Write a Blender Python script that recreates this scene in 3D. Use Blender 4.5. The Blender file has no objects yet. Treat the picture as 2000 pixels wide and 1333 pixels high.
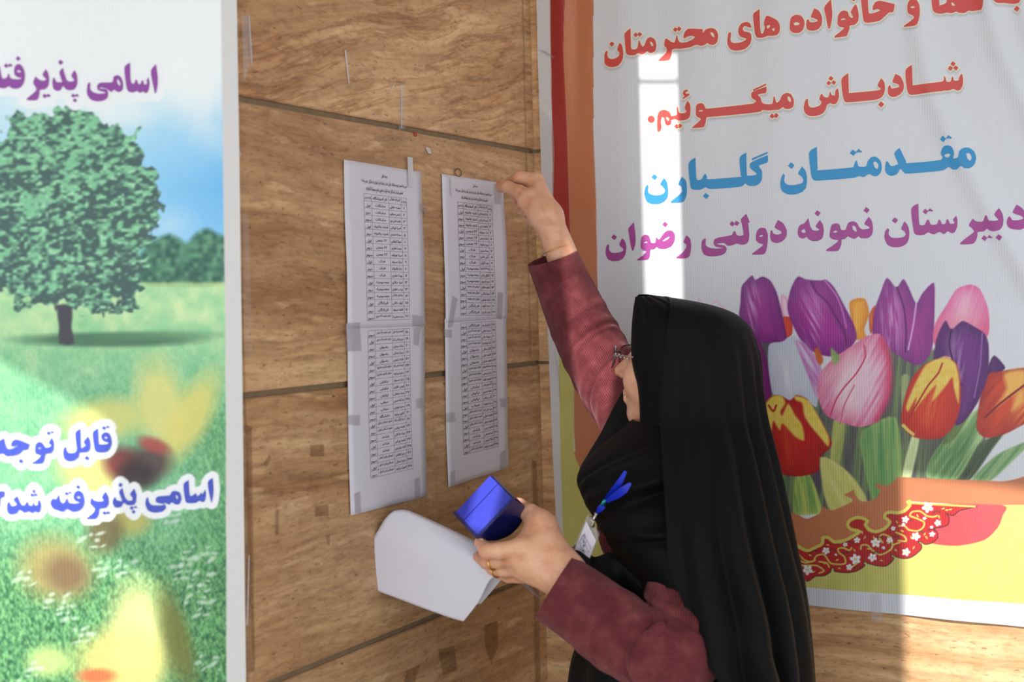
import bpy, math, random
import numpy as np
from mathutils import Vector

# ------------------------------------------------------------------ camera, sky, sun, exposure
SC = bpy.context.scene
COL = SC.collection
F = 2490.0; PIT = math.radians(1.75); ROL = math.radians(1.55)
FW = np.array([0, math.cos(PIT), -math.sin(PIT)])
_R0 = np.array([1.0, 0, 0]); _U0 = np.cross(_R0, FW)
RT = _R0*math.cos(ROL) - _U0*math.sin(ROL); UP = _R0*math.sin(ROL) + _U0*math.cos(ROL)
CAM = np.array([0, 0, 1.6])
cd = bpy.data.cameras.new('camera'); cam = bpy.data.objects.new('camera', cd); COL.objects.link(cam)
from mathutils import Matrix
cam.matrix_world = Matrix(((RT[0], UP[0], -FW[0], CAM[0]), (RT[1], UP[1], -FW[1], CAM[1]), (RT[2], UP[2], -FW[2], CAM[2]), (0, 0, 0, 1)))
cd.sensor_width = 36; cd.lens = F*36/2000; cd.clip_start = .05
cd.dof.use_dof = True; cd.dof.focus_distance = 2.12; cd.dof.aperture_fstop = 3.2
SC.camera = cam
SC.view_settings.view_transform = 'Standard'; SC.view_settings.look = 'None'
SC.view_settings.gamma = 1; SC.view_settings.use_curve_mapping = False
SC.view_settings.exposure = 0.84
w = bpy.data.worlds.new('sky'); SC.world = w; w.use_nodes = True
bg = w.node_tree.nodes['Background']; bg.inputs[0].default_value = (0.87, 0.94, 1.0, 1); bg.inputs[1].default_value = 1.0
SUN_H = np.array([0.6, 0.8, 0.0]); SUN_EL = math.radians(38)
sd = bpy.data.lights.new('sun', 'SUN'); sd.energy = 3.1; sd.angle = math.radians(0.42); sd.color = (1.0, 0.965, 0.92)
so = bpy.data.objects.new('sun', sd); COL.objects.link(so)
_tr = Vector((SUN_H[0]*math.cos(SUN_EL), SUN_H[1]*math.cos(SUN_EL), -math.sin(SUN_EL)))
so.rotation_mode = 'QUATERNION'; so.rotation_quaternion = _tr.to_track_quat('-Z', 'Y'); so.location = (-3, -4, 6)

# ------------------------------------------------------------------ helpers: points seen through the lens
def ray(px, py):
    px = np.asarray(px, float)[..., None]; py = np.asarray(py, float)[..., None]
    return FW + RT*(px-1000)/F - UP*(py-666.5)/F
def P(px, py, Z): return CAM + ray(px, py)*np.asarray(Z, float)[..., None]
DL = np.array([0.50371, 0.86387, 0.0]); DL /= np.linalg.norm(DL)     # along the left wall, away from the camera
NL = np.array([DL[1], -DL[0], 0])                                    # out of the left wall
NR = -DL                                                             # out of the right wall
DR = NL.copy()                                                       # along the right wall, to the right
PL0 = P(670, 660, 1.9)
def hit(px, py, p0, n):
    r = ray(px, py); return CAM + r*(((p0-CAM)@n)/(r@n))[..., None]
def on_left(px, py, off=0.0): return hit(px, py, PL0 + NL*off, NL)
CORNER = on_left(1053, 667); CORNER[2] = 0
def on_right(px, py, off=0.0): return hit(px, py, CORNER + NR*off, NR)
YB = math.radians(14.5)                                              # the pillar face that carries the left banner
DB = np.array([math.cos(YB), math.sin(YB), 0]); NB = np.array([DB[1], -DB[0], 0])
EDGE = on_left(474, 660); EDGE[2] = 0
def on_pillar(px, py, off=0.0): return hit(px, py, EDGE + NB*off, NB)

# ------------------------------------------------------------------ object helpers
def tag(o, label=None, cat=None, group=None, kind=None):
    if label: o['label'] = label
    if cat: o['category'] = cat
    if group: o['group'] = group
    if kind: o['kind'] = kind
    return o
def link(name, me, mat=None, parent=None, smooth=False):
    o = bpy.data.objects.new(name, me); COL.objects.link(o)
    if mat is not None: me.materials.append(mat)
    if parent is not None: o.parent = parent
    if smooth: me.polygons.foreach_set('use_smooth', [True]*len(me.polygons))
    return o
def empty(name, loc=(0, 0, 0)):
    o = bpy.data.objects.new(name, None); COL.objects.link(o); o.empty_display_size = .05
    return o
def mesh(name, vs, fs):
    me = bpy.data.meshes.new(name)
    me.from_pydata([tuple(map(float, v)) for v in vs], [], [tuple(map(int, f)) for f in fs]); me.update(); return me
def fast_mesh(name, V, Q):
    V = np.asarray(V, np.float32); Q = np.asarray(Q, np.int32); k = Q.shape[1]
    me = bpy.data.meshes.new(name); me.vertices.add(len(V)); me.vertices.foreach_set('co', V.ravel())
    me.loops.add(Q.size); me.loops.foreach_set('vertex_index', Q.ravel())
    me.polygons.add(len(Q)); me.polygons.foreach_set('loop_start', np.arange(0, Q.size, k, dtype=np.int32))
    me.update(calc_edges=True); me.validate(); return me
def grid_faces(nr, nc, wrap=False):
    i, j = np.meshgrid(np.arange(nr-1), np.arange(nc if wrap else nc-1), indexing='ij')
    a = i*nc+j; b = i*nc+(j+1) % nc
    return np.stack([a, b, b+nc, a+nc], -1).reshape(-1, 4)
def box_mesh(name, o, ax, ay, az, bev=0.0):
    o, ax, ay, az = map(np.asarray, (o, ax, ay, az))
    vs = [o + ax*i + ay*j + az*k for k in (0, 1) for j in (0, 1) for i in (0, 1)]
    fs = [(0, 2, 3, 1), (4, 5, 7, 6), (0, 1, 5, 4), (2, 6, 7, 3), (0, 4, 6, 2), (1, 3, 7, 5)]
    me = mesh(name, vs, fs)
    if bev:
        import bmesh
        bm = bmesh.new(); bm.from_mesh(me)
        bmesh.ops.bevel(bm, geom=list(bm.edges), offset=bev, segments=2, affect='EDGES'); bm.to_mesh(me); bm.free()
    return me
def set_col(me, name, c):
    a = me.color_attributes.new(name, 'FLOAT_COLOR', 'POINT')
    d = np.ones((len(me.vertices), 4), np.float32); d[:, :3] = c; a.data.foreach_set('color', d.ravel())
def lin(c):
    c = np.asarray(c, float)/255.0
    return np.where(c <= .04045, c/12.92, ((c+.055)/1.055)**2.4)

# ------------------------------------------------------------------ material helpers
class NT:
    def __init__(s, name):
        s.m = bpy.data.materials.new(name); s.m.use_nodes = True; s.t = s.m.node_tree
        s.b = s.t.nodes['Principled BSDF']
    def n(s, typ, **kw):
        x = s.t.nodes.new(typ)
        for k, v in kw.items():
            if k.startswith('_'): x.inputs[k[1:]].default_value = v
            else: setattr(x, k, v)
        return x
    def l(s, a, ao, b, bi): s.t.links.new(a.outputs[ao], b.inputs[bi])
    def ramp(s, stops):
        r = s.n('ShaderNodeValToRGB'); e = r.color_ramp.elements
        while len(e) < len(stops): e.new(.5)
        for k, (p, c) in zip(e, stops): k.position = p; k.color = tuple(lin(c)) + (1,)
        return r
def plain(name, rgb, rough=.5, metal=0, bump=0, bscale=200, var=0, **kw):
    t = NT(name); b = t.b; c = lin(rgb)
    b.inputs['Roughness'].default_value = rough; b.inputs['Metallic'].default_value = metal
    for k, v in kw.items(): b.inputs[k.replace('_', ' ')].default_value = v
    tc = t.n('ShaderNodeTexCoord')
    nz = t.n('ShaderNodeTexNoise', _Scale=bscale); t.l(tc, 'Object', nz, 'Vector')
    mx = t.n('ShaderNodeMix', data_type='RGBA')
    mx.inputs[6].default_value = tuple(c*(1-var)) + (1,); mx.inputs[7].default_value = tuple(np.minimum(c*(1+var), 1)) + (1,)
    t.l(nz, 'Fac', mx, 'Factor'); t.l(mx, 2, b, 'Base Color')
    if bump:
        bp = t.n('ShaderNodeBump', _Strength=bump, _Distance=.001); t.l(nz, 'Fac', bp, 'Height'); t.l(bp, 'Normal', b, 'Normal')
    return t.m
def travertine(name, tilt=0.0, light=1.0, warp=.05, seam=.3, fs=1.0):
    t = NT(name); tc = t.n('ShaderNodeTexCoord'); oi = t.n('ShaderNodeObjectInfo')
    ad = t.n('ShaderNodeVectorMath', operation='MULTIPLY_ADD'); t.l(oi, 'Random', ad, 0)
    ad.inputs[1].default_value = (3.1, 7.7, 5.3); t.l(tc, 'Object', ad, 2)
    mp = t.n('ShaderNodeMapping'); t.l(ad, 0, mp, 'Vector'); mp.inputs['Rotation'].default_value = (0, tilt, 0)
    # big soft warp
    wn = t.n('ShaderNodeTexNoise', _Scale=3.2, _Detail=2.5); t.l(mp, 'Vector', wn, 'Vector')
    wm = t.n('ShaderNodeVectorMath', operation='MULTIPLY_ADD'); t.l(wn, 'Color', wm, 0)
    wm.inputs[1].default_value = (.05, .05, warp); t.l(mp, 'Vector', wm, 2)
    m2 = t.n('ShaderNodeMapping'); t.l(wm, 0, m2, 'Vector'); m2.inputs['Scale'].default_value = (1.7, 1.7, 17*fs)
    b1 = t.n('ShaderNodeTexNoise', _Scale=1.0, _Detail=6.0, _Roughness=.55); t.l(m2, 'Vector', b1, 'Vector')
    m3 = t.n('ShaderNodeMapping'); t.l(wm, 0, m3, 'Vector'); m3.inputs['Scale'].default_value = (6, 6, 70*fs)
    b2 = t.n('ShaderNodeTexNoise', _Scale=1.0, _Detail=7.0, _Roughness=.7); t.l(m3, 'Vector', b2, 'Vector')
    L = lambda *c: tuple(min(255, x*light) for x in c)
    r1 = t.ramp([(.26, L(150, 108, 72)), (.42, L(174, 134, 97)), (.50, L(185, 146, 108)), (.58, L(194, 157, 119)), (.76, L(214, 179, 136))])
    t.l(b1, 'Fac', r1, 'Fac')
    r2 = t.ramp([(.30, (178, 166, 154)), (.46, (228, 222, 216)), (.60, (255, 255, 252)), (.72, (255, 255, 255))]); t.l(b2, 'Fac', r2, 'Fac')
    mx = t.n('ShaderNodeMix', data_type='RGBA', blend_type='MULTIPLY'); mx.inputs['Factor'].default_value = .62
    t.l(r1, 'Color', mx, 6); t.l(r2, 'Color', mx, 7)
    # thin dark crooked seams where the bands change
    m4 = t.n('ShaderNodeMapping'); t.l(wm, 0, m4, 'Vector'); m4.inputs['Scale'].default_value = (1.5, 1.5, 13)
    b3 = t.n('ShaderNodeTexNoise', _Scale=1.0, _Detail=8.0, _Roughness=.62); t.l(m4, 'Vector', b3, 'Vector')
    r3 = t.ramp([(.470, (255, 255, 255)), (.498, (176, 146, 122)), (.502, (236, 214, 190)), (.530, (255, 255, 255))]); t.l(b3, 'Fac', r3, 'Fac')
    mx2 = t.n('ShaderNodeMix', data_type='RGBA', blend_type='MULTIPLY'); mx2.inputs['Factor'].default_value = seam
    t.l(mx, 2, mx2, 6); t.l(r3, 'Color', mx2, 7)
    # pale crests and fine pores
    r4 = t.ramp([(.60, (0, 0, 0)), (.68, (255, 255, 255))]); b4 = t.n('ShaderNodeTexNoise', _Scale=1.0, _Detail=5.0)
    m5 = t.n('ShaderNodeMapping'); t.l(wm, 0, m5, 'Vector'); m5.inputs['Scale'].default_value = (9, 9, 48); t.l(m5, 'Vector', b4, 'Vector'); t.l(b4, 'Fac', r4, 'Fac')
    mx3 = t.n('ShaderNodeMix', data_type='RGBA'); sc = t.n('ShaderNodeMath', operation='MULTIPLY'); sc.inputs[1].default_value = .42
    t.l(r4, 'Color', sc, 0); t.l(sc, 0, mx3, 'Factor'); t.l(mx2, 2, mx3, 6); mx3.inputs[7].default_value = tuple(lin(L(222, 188, 148)))+(1,)
    vo = t.n('ShaderNodeTexNoise', _Scale=160.0, _Detail=3.0); m6 = t.n('ShaderNodeMapping'); t.l(tc, 'Object', m6, 'Vector')
    m6.inputs['Scale'].default_value = (.5, .5, 1.3); t.l(m6, 'Vector', vo, 'Vector')
    r5 = t.ramp([(.27, (120, 95, 75)), (.36, (255, 255, 255))]); t.l(vo, 'Fac', r5, 'Fac')
    mx4 = t.n('ShaderNodeMix', data_type='RGBA', blend_type='MULTIPLY'); mx4.inputs['Factor'].default_value = .6
    t.l(mx3, 2, mx4, 6); t.l(r5, 'Color', mx4, 7); gr_ = t.n('ShaderNodeTexNoise', _Scale=75.0, _Detail=6.0, _Roughness=.7); t.l(m6, 'Vector', gr_, 'Vector'); r7 = t.ramp([(.32, (205, 196, 186)), (.5, (246, 244, 240)), (.66, (255, 255, 255))]); t.l(gr_, 'Fac', r7, 'Fac')
    mx5 = t.n('ShaderNodeMix', data_type='RGBA', blend_type='MULTIPLY'); mx5.inputs['Factor'].default_value = .8; t.l(mx4, 2, mx5, 6); t.l(r7, 'Color', mx5, 7); t.l(mx5, 2, t.b, 'Base Color')
    t.b.inputs['Roughness'].default_value = .55
    bp = t.n('ShaderNodeBump', _Strength=.25, _Distance=.002); t.l(b2, 'Fac', bp, 'Height'); t.l(bp, 'Normal', t.b, 'Normal')
    return t.m
def vinyl(name, ribdir, rough=.38):
    t = NT(name); at = t.n('ShaderNodeAttribute', attribute_name='print'); t.l(at, 'Color', t.b, 'Base Color')
    t.b.inputs['Roughness'].default_value = rough; t.b.inputs['Specular IOR Level'].default_value = .45
    g = t.n('ShaderNodeNewGeometry'); dt = t.n('ShaderNodeVectorMath', operation='DOT_PRODUCT'); t.l(g, 'Position', dt, 0)
    dt.inputs[1].default_value = tuple(ribdir*2*math.pi/.0042)
    sn = t.n('ShaderNodeMath', operation='SINE'); t.l(dt, 'Value', sn, 0)
    bp = t.n('ShaderNodeBump', _Strength=.16, _Distance=.0005); t.l(sn, 0, bp, 'Height'); t.l(bp, 'Normal', t.b, 'Normal')
    return t.m

# ------------------------------------------------------------------ value noise, outlines
_rng = np.random.RandomState(7); _LAT = _rng.rand(256, 256)
def vn(x, y, s=1.0, seed=0):
    x = np.asarray(x)/s + seed*17.3; y = np.asarray(y)/s + seed*9.1
    xi = np.floor(x).astype(int); yi = np.floor(y).astype(int); fx = x-xi; fy = y-yi
    fx = fx*fx*(3-2*fx); fy = fy*fy*(3-2*fy)
    g = lambda a, b: _LAT[a & 255, b & 255]
    return (g(xi, yi)*(1-fx)+g(xi+1, yi)*fx)*(1-fy) + (g(xi, yi+1)*(1-fx)+g(xi+1, yi+1)*fx)*fy
def fbm(x, y, s, seed=0, o=4): return sum(vn(x, y, s/2**k, seed+k)*.5**k for k in range(o))/sum(.5**k for k in range(o))
def smooth_poly(pts, n=4, closed=True):
    """Catmull-Rom through the points; a point given twice in a row stays sharp."""
    p = np.asarray(pts, float); m = len(p); out = []
    rng = range(m) if closed else range(m-1)
    for i in rng:
        if closed: a, b, c, d = p[(i-1) % m], p[i], p[(i+1) % m], p[(i+2) % m]
        else: a, b, c, d = p[max(i-1, 0)], p[i], p[i+1], p[min(i+2, m-1)]
        if abs(b-c).sum() < 1e-9: continue
        for k in range(n):
            t = k/n; q = .5*((2*b)+(-a+c)*t+(2*a-5*b+4*c-d)*t*t+(-a+3*b-3*c+d)*t**3)
            out.append(q*.75+(b+(c-b)*t)*.25)
    if not closed: out.append(p[-1])
    return np.array(out)
def inside_dist(X, Y, poly, want_dist=True):
    n = len(poly); ins = np.zeros(X.shape, bool); dd = np.full(X.shape, 1e9)
    for i in range(n):
        x1, y1 = poly[i]; x2, y2 = poly[(i+1) % n]
        if y1 != y2:
            c = ((y1 > Y) != (y2 > Y)) & (X < (x2-x1)*(Y-y1)/(y2-y1)+x1); ins ^= c
        if want_dist:
            ex, ey = x2-x1, y2-y1; L = ex*ex+ey*ey+1e-9
            t = np.clip(((X-x1)*ex+(Y-y1)*ey)/L, 0, 1); dd = np.minimum(dd, (X-x1-t*ex)**2+(Y-y1-t*ey)**2)
    return ins, np.sqrt(dd)
def line_dist(X, Y, pts):
    dd = np.full(X.shape, 1e9)
    for (x1, y1), (x2, y2) in zip(pts[:-1], pts[1:]):
        ex, ey = x2-x1, y2-y1; L = ex*ex+ey*ey+1e-9
        t = np.clip(((X-x1)*ex+(Y-y1)*ey)/L, 0, 1); dd = np.minimum(dd, (X-x1-t*ex)**2+(Y-y1-t*ey)**2)
    return np.sqrt(dd)
class Canvas:
    def __init__(s, X, Y): s.X = X.ravel(); s.Y = Y.ravel(); s.C = np.zeros((s.X.size, 3))
    def sel(s, pts, pad):
        pts = np.asarray(pts); lo = pts.min(0)-pad; hi = pts.max(0)+pad
        return np.nonzero((s.X > lo[0]) & (s.X < hi[0]) & (s.Y > lo[1]) & (s.Y < hi[1]))[0]
    def mix(s, i, a, col): a = np.clip(a, 0, 1)[:, None]; s.C[i] = s.C[i]*(1-a)+np.asarray(col, float)*a
    def fill(s, pts, col, soft=.8, fn=None, sm=4, al=1.0):
        p = smooth_poly(pts, sm) if sm else np.asarray(pts, float)
        i = s.sel(p, soft+2)
        if not len(i): return
        x, y = s.X[i], s.Y[i]; ins, d = inside_dist(x, y, p); sd = np.where(ins, d, -d)
        c = fn(x, y, sd) if fn else np.asarray(col, float)
        s.mix(i, np.clip(sd/soft*.5+.5, 0, 1)*al, c)
    def stroke(s, pts, w, col, sm=5, soft=.7):
        p = smooth_poly(pts, sm, False) if sm else np.asarray(pts, float); i = s.sel(p, w+2)
        if len(i): s.mix(i, (w/2-line_dist(s.X[i], s.Y[i], p))/soft*.5+.5, col)
    def blob(s, cx, cy, rx, ry, col, ang=0, soft=.35, al=1.0):
        r = max(rx, ry)*(1+soft); i = s.sel([(cx-r, cy-r), (cx+r, cy+r)], 2)
        if not len(i): return
        a = math.radians(ang); x = s.X[i]-cx; y = s.Y[i]-cy
        u = (x*math.cos(a)+y*math.sin(a))/rx; v = (-x*math.sin(a)+y*math.cos(a))/ry
        s.mix(i, np.clip((1-np.hypot(u, v))/soft+.5, 0, 1)*al, col)

# ------------------------------------------------------------------ traced lettering (crop pixels, later mapped to the banner plane)
CR = {'A': (1170, 0, 4.598), 'B': (1570, 0, 4.598), 'C': (1170, 250, 4.598), 'D': (1570, 250, 4.598), 'E': (0, 100, 6.06), 'G': (0, 800, 4.444)}
def O(s):
    v = [float(x) for x in s.replace(';', ' ').replace(',', ' ').split()]
    return [(v[i], v[i+1]) for i in range(0, len(v), 2)]
def DM(cx, cy, r, t=.12):
    q = [(cx-r*t, cy-r), (cx+r, cy-r*t), (cx+r*t, cy+r), (cx-r, cy+r*t)]; return [p for p in q for _ in (0, 1)]
def RD(cx, cy, r): return [(cx+r*math.cos(a*math.pi/5), cy+r*math.sin(a*math.pi/5)) for a in range(10)]
# word: (crop, colour, [polygons; holes are polygons inside])
W = [
('A', 'red', [O('55,530 60,480 75,460 85,465 82,500 95,525 130,535 175,520 195,495 190,470 175,450 195,390 195,390 215,405 228,460 228,520 210,565 180,595 130,607 90,600 60,575'), DM(125, 400, 24),
  O('295,258 295,258 300,420 305,445 330,448 355,435 365,375 372,365 385,400 405,425 420,400 435,360 455,340 485,340 510,365 520,410 512,455 490,475 460,478 438,462 420,480 390,492 360,480 335,498 295,502 260,490 250,450 243,350 243,305'), O('465,375 485,385 495,415 480,415 468,395'), DM(341, 318, 22), DM(375, 313, 22),
  O('600,350 620,355 650,375 680,385 695,345 700,320 708,325 715,360 735,383 765,385 800,378 845,356 868,334 835,324 800,332 772,348 764,330 775,290 800,265 840,260 935,265 935,265 940,300 960,270 1000,255 1040,260 1065,290 1072,330 1062,380 1030,405 1000,402 975,390 955,405 920,415 880,405 830,425 780,435 740,440 690,440 660,450 655,490 640,530 620,542 560,548 540,545 560,520 610,470 610,435 590,410'), O('1005,290 1030,300 1040,335 1022,330 1008,310'), DM(690, 268, 22), DM(724, 262, 22)]),
('A', 'red', [O('1445,85 1445,85 1450,240 1460,300 1478,300 1495,250 1485,215 1500,160 1520,145 1570,165 1610,190 1630,230 1630,280 1610,315 1570,325 1520,325 1480,340 1430,340 1405,310 1390,200 1388,125'), O('1512,237 1538,228 1542,245 1520,262'), O('1562,262 1583,256 1580,283 1563,274'),
  O('1155,400 1155,340 1165,295 1180,290 1185,310 1180,360 1200,385 1250,385 1300,370 1325,350 1300,340 1265,325 1250,290 1255,245 1280,210 1320,198 1350,205 1367,235 1365,250 1330,240 1305,235 1290,255 1300,280 1340,290 1365,305 1370,350 1355,400 1310,440 1240,455 1185,445')]),
('A', 'red', [O('1745,150 1775,137 1820,145 1848,185 1850,230 1835,275 1800,300 1750,298 1722,270 1722,210 1730,170'), O('1755,212 1782,203 1812,215 1795,230 1762,230')]),
('B', 'red', [O('100,78 100,78 145,105 170,160 165,230 130,270 80,280 40,270 28,230 35,185 50,178 58,200 90,205 130,195 125,180 90,165 70,155'),
  O('250,0 250,0 262,100 262,160 245,250 232,262 222,240 205,150 192,70'),
  O('310,200 315,150 335,115 365,100 400,110 415,150 435,165 450,160 430,110 470,45 490,80 500,150 490,200 460,228 420,235 415,265 400,310 385,330 290,343 285,330 340,285 370,255 330,245 312,225'), O('340,178 370,170 385,180 350,186'), DM(455, -5, 24),
  O('516,-95 575,-150 575,-150 585,100 600,125 640,118 690,95 660,85 625,95 625,60 645,25 680,10 730,18 820,40 820,40 805,110 770,115 730,150 690,185 640,200 580,208 545,195 530,100')]),
('B', 'red', [O('940,50 955,15 985,0 1020,5 1045,50 1050,120 1040,190 1015,235 910,245 905,235 960,200 1000,165 985,145 950,130 938,100'), O('965,72 990,62 1010,75 980,80')]),
('B', 'red', [O('1150,-110 1212,-165 1212,-165 1218,40 1240,45 1280,25 1296,-35 1330,-62 1365,-50 1390,-15 1412,-28 1425,-72 1442,-28 1490,-30 1505,-78 1520,-36 1570,-36 1578,-60 1592,-98 1620,-20 1615,60 1600,95 1560,100 1520,105 1480,100 1450,118 1400,118 1370,105 1330,120 1290,115 1230,125 1180,115 1155,70'), O('1325,25 1345,30 1360,50 1335,52'), DM(1520, -185, 27), DM(1492, -140, 26), DM(1548, -140, 26)]),
('B', 'red', [O('1715,-20 1735,-62 1785,-95 1795,-160 1832,-50 1870,-32 1905,-40 1885,-90 1932,-150 1965,-50 1950,30 1900,45 1840,40 1800,35 1750,38 1715,15'), DM(1922, 90, 28)]),
('A', 'red', [RD(475, 1073, 31),
  O('530,1175 530,1060 548,1005 592,988 640,1010 655,1045 690,1040 706,1025 704,968 712,962 720,1005 740,1020 780,1015 790,1000 775,970 800,905 800,905 825,945 828,1010 815,1060 780,1080 720,1085 690,1070 655,1080 650,1115 620,1130 600,1110 590,1060 570,1055 560,1090 565,1150 550,1182'), O('607,1050 635,1065 630,1088 613,1075'), DM(703, 1137, 22), DM(733, 1132, 22),
  O('760,850 765,820 790,808 808,815 795,825 780,835 790,845 818,845 815,860 760,893 760,880 775,865'),
  O('875,1000 880,950 905,930 940,935 965,980 965,980 1380,933 1385,930 1415,910 1375,880 1378,830 1508,780 1508,780 1505,835 1430,850 1455,880 1465,920 1490,935 1530,940 1565,930 1575,870 1585,880 1600,925 1630,905 1650,860 1690,838 1730,850 1755,900 1750,960 1720,980 1680,980 1655,965 1630,985 1590,990 1530,995 1470,990 1420,1010 970,1055 970,1055 960,1110 940,1145 850,1152 845,1145 895,1100 920,1070 885,1050 875,1030'), O('900,998 925,990 940,1000 910,1004'), O('1700,870 1725,880 1730,920 1705,905'),
  O('1385,805 1385,805 1510,752 1510,752 1505,768 1505,768 1390,820 1390,820'), DM(1560, 1045, 24), DM(1597, 1040, 24)]),
('B', 'red', [O('10,940 20,905 40,892 45,940 60,965 100,968 150,950 165,920 145,890 165,845 185,870 210,880 230,870 240,825 255,855 285,860 290,820 310,795 322,850 318,890 300,930 270,940 245,930 215,945 200,990 170,1025 110,1045 60,1045 20,1020 5,980'), DM(250, 708, 23), DM(230, 750, 22), DM(275, 745, 22),
  O('345,715 405,660 405,660 410,820 425,838 660,815 695,800 665,770 698,705 698,705 725,740 732,800 720,850 695,880 640,900 400,922 370,905 355,850'), DM(698, 940, 28),
  O('825,665 825,665 870,690 898,750 895,810 865,850 815,873 775,865 757,830 762,780 778,768 790,795 830,792 860,780 840,755 798,738'),
  O('915,635 975,585 975,585 980,760 995,768 1245,738 1262,690 1275,700 1285,735 1320,735 1335,690 1345,700 1350,725 1390,725 1400,690 1420,665 1432,710 1428,770 1405,810 1375,815 1345,800 1310,815 1260,818 1240,825 1000,852 955,850 930,810'), DM(1342, 575, 24), DM(1318, 615, 24), DM(1367, 613, 24)]),
('C', 'blue', [O('415,600 420,550 435,515 450,525 445,570 465,595 520,608 580,595 598,565 580,530 555,505 590,450 590,450 615,490 625,560 620,620 590,660 540,683 480,683 435,660'), DM(503, 442, 26),
  O('750,440 750,440 785,475 795,540 790,610 770,655 745,670 655,673 655,660 710,615 750,575 745,530 718,505'),
  O('810,322 872,267 872,267 880,450 900,470 930,460 945,425 962,415 975,440 990,462 1270,440 1275,420 1265,268 1325,222 1325,222 1330,415 1345,430 1400,425 1418,410 1360,360 1370,310 1520,245 1520,245 1518,310 1440,340 1465,385 1468,450 1450,495 1410,520 1350,522 1315,500 1270,530 1010,550 965,535 920,555 850,555 825,520'),
  O('1375,275 1375,275 1520,215 1520,215 1518,232 1518,232 1378,292 1378,292'), DM(967, 613, 28)]),
('C', 'blue', [O('1632,520 1640,450 1660,415 1673,430 1668,480 1695,510 1750,515 1820,500 1840,475 1825,440 1793,410 1828,347 1828,347 1860,390 1872,450 1865,530 1830,575 1770,598 1700,598 1650,570'), DM(1731, 340, 30)]),
('D', 'blue', [O('52,225 122,172 122,172 128,365 140,382 430,358 455,340 470,300 482,300 495,345 530,352 565,345 580,300 610,265 650,260 690,295 703,345 695,400 665,432 630,435 590,415 545,443 500,435 440,452 130,475 85,460 70,420'), O('628,310 655,305 675,340 665,370 640,355'), DM(448, 225, 29), DM(500, 219, 29),
  O('733,360 740,310 755,300 770,325 790,345 830,335 850,320 815,232 862,180 862,180 920,300 935,318 1235,288 1232,230 1255,175 1300,160 1340,180 1358,230 1350,278 1385,272 1400,250 1405,215 1440,185 1490,182 1535,215 1553,270 1540,330 1500,365 1450,365 1420,345 1380,375 1340,375 1300,352 1240,385 940,412 900,400 870,368 840,415 790,432 750,415 735,390'), O('1265,248 1300,232 1325,245 1300,268 1275,262'), O('1468,235 1495,232 1515,265 1505,298 1480,280'), DM(1257, 103, 29), DM(1312, 98, 29)]),
('C', 'magenta', [O('65,1130 70,1070 88,1047 98,1060 97,1095 120,1122 170,1122 215,1110 225,1090 188,1050 217,990 217,990 240,1020 252,1070 245,1130 220,1175 180,1195 130,1198 85,1180'), DM(142, 983, 26),
  O('270,908 320,848 320,848 333,960 333,1040 315,1100 305,1100 292,1060 278,970'),
  O('380,1050 385,995 400,968 430,960 455,975 468,1020 480,1035 510,1030 520,985 535,1000 550,1000 590,945 620,925 660,925 685,960 680,1020 650,1065 600,1085 550,1085 520,1070 500,1088 465,1095 462,1135 445,1180 355,1192 352,1180 400,1145 430,1110 400,1100 382,1080'), O('405,1032 430,1018 440,1030 420,1035'), O('575,1015 610,985 640,975 625,1000 590,1018'), DM(598, 867, 24),
  O('792,965 792,965 825,1000 833,1060 825,1125 800,1168 705,1172 703,1160 750,1125 785,1080 790,1050 765,1025')]),
('C', 'magenta', [O('925,1080 930,1020 950,995 965,1000 962,1050 990,1075 1060,1085 1120,1078 1060,1070 1035,1045 1040,1005 1080,985 1190,965 1210,935 1225,928 1240,960 1260,970 1300,960 1290,880 1277,822 1325,773 1325,773 1357,850 1343,855 1352,960 1345,1020 1320,1045 1280,1050 1240,1040 1200,1055 1160,1060 1125,1035 1070,1040 1065,1045 1130,1058 1150,1085 1140,1120 1100,1145 1020,1155 950,1140'), DM(1200, 862, 25), DM(1240, 858, 25),
  O('1415,960 1430,915 1460,898 1500,905 1520,960 1518,1030 1510,1090 1485,1135 1390,1140 1382,1128 1440,1085 1480,1050 1440,1035 1415,1010'), O('1440,975 1465,960 1480,970 1460,979'),
  O('1612,828 1612,828 1660,860 1690,920 1685,980 1650,1020 1600,1035 1555,1020 1542,980 1545,930 1560,922 1570,948 1605,960 1640,950 1640,930 1582,895')]),
('D', 'magenta', [O('-50,950 -45,900 -25,870 5,860 45,812 45,812 60,880 80,915 110,925 145,915 110,885 148,828 148,828 175,870 183,930 170,990 130,1015 80,1017 45,1000 30,980 0,995 -35,985'), O('-20,925 10,910 20,940 -5,943'), DM(128, 768, 28),
  O('237,950 245,900 260,868 295,858 325,870 340,915 380,915 392,880 410,850 450,840 480,855 500,890 530,912 590,905 590,890 548,862 587,800 587,800 615,840 625,900 615,960 580,990 520,992 495,975 460,998 420,985 400,975 370,1000 345,1005 340,1050 310,1105 215,1108 207,1095 260,1060 315,1015 270,1003 240,985'), O('265,938 290,922 308,935 285,942'), O('440,880 465,885 480,920 470,935 445,910'), DM(568, 740, 28)]),
('D', 'magenta', [O('727,980 735,930 755,905 770,915 765,955 790,985 840,990 900,980 918,955 905,930 877,905 908,840 908,840 935,875 950,930 945,1000 920,1045 870,1070 800,1072 750,1045'), DM(822, 832, 28),
  O('968,730 1030,680 1030,680 1038,850 1055,875 1090,870 1108,830 1125,828 1140,865 1165,872 1200,865 1215,825 1230,835 1245,865 1275,860 1285,825 1300,825 1315,860 1345,862 1355,850 1342,825 1370,790 1370,790 1382,830 1378,890 1355,940 1325,945 1295,930 1260,955 1220,935 1170,958 1120,940 1080,962 1020,962 990,930'), DM(1095, 752, 26), DM(1138, 748, 26),
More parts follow.
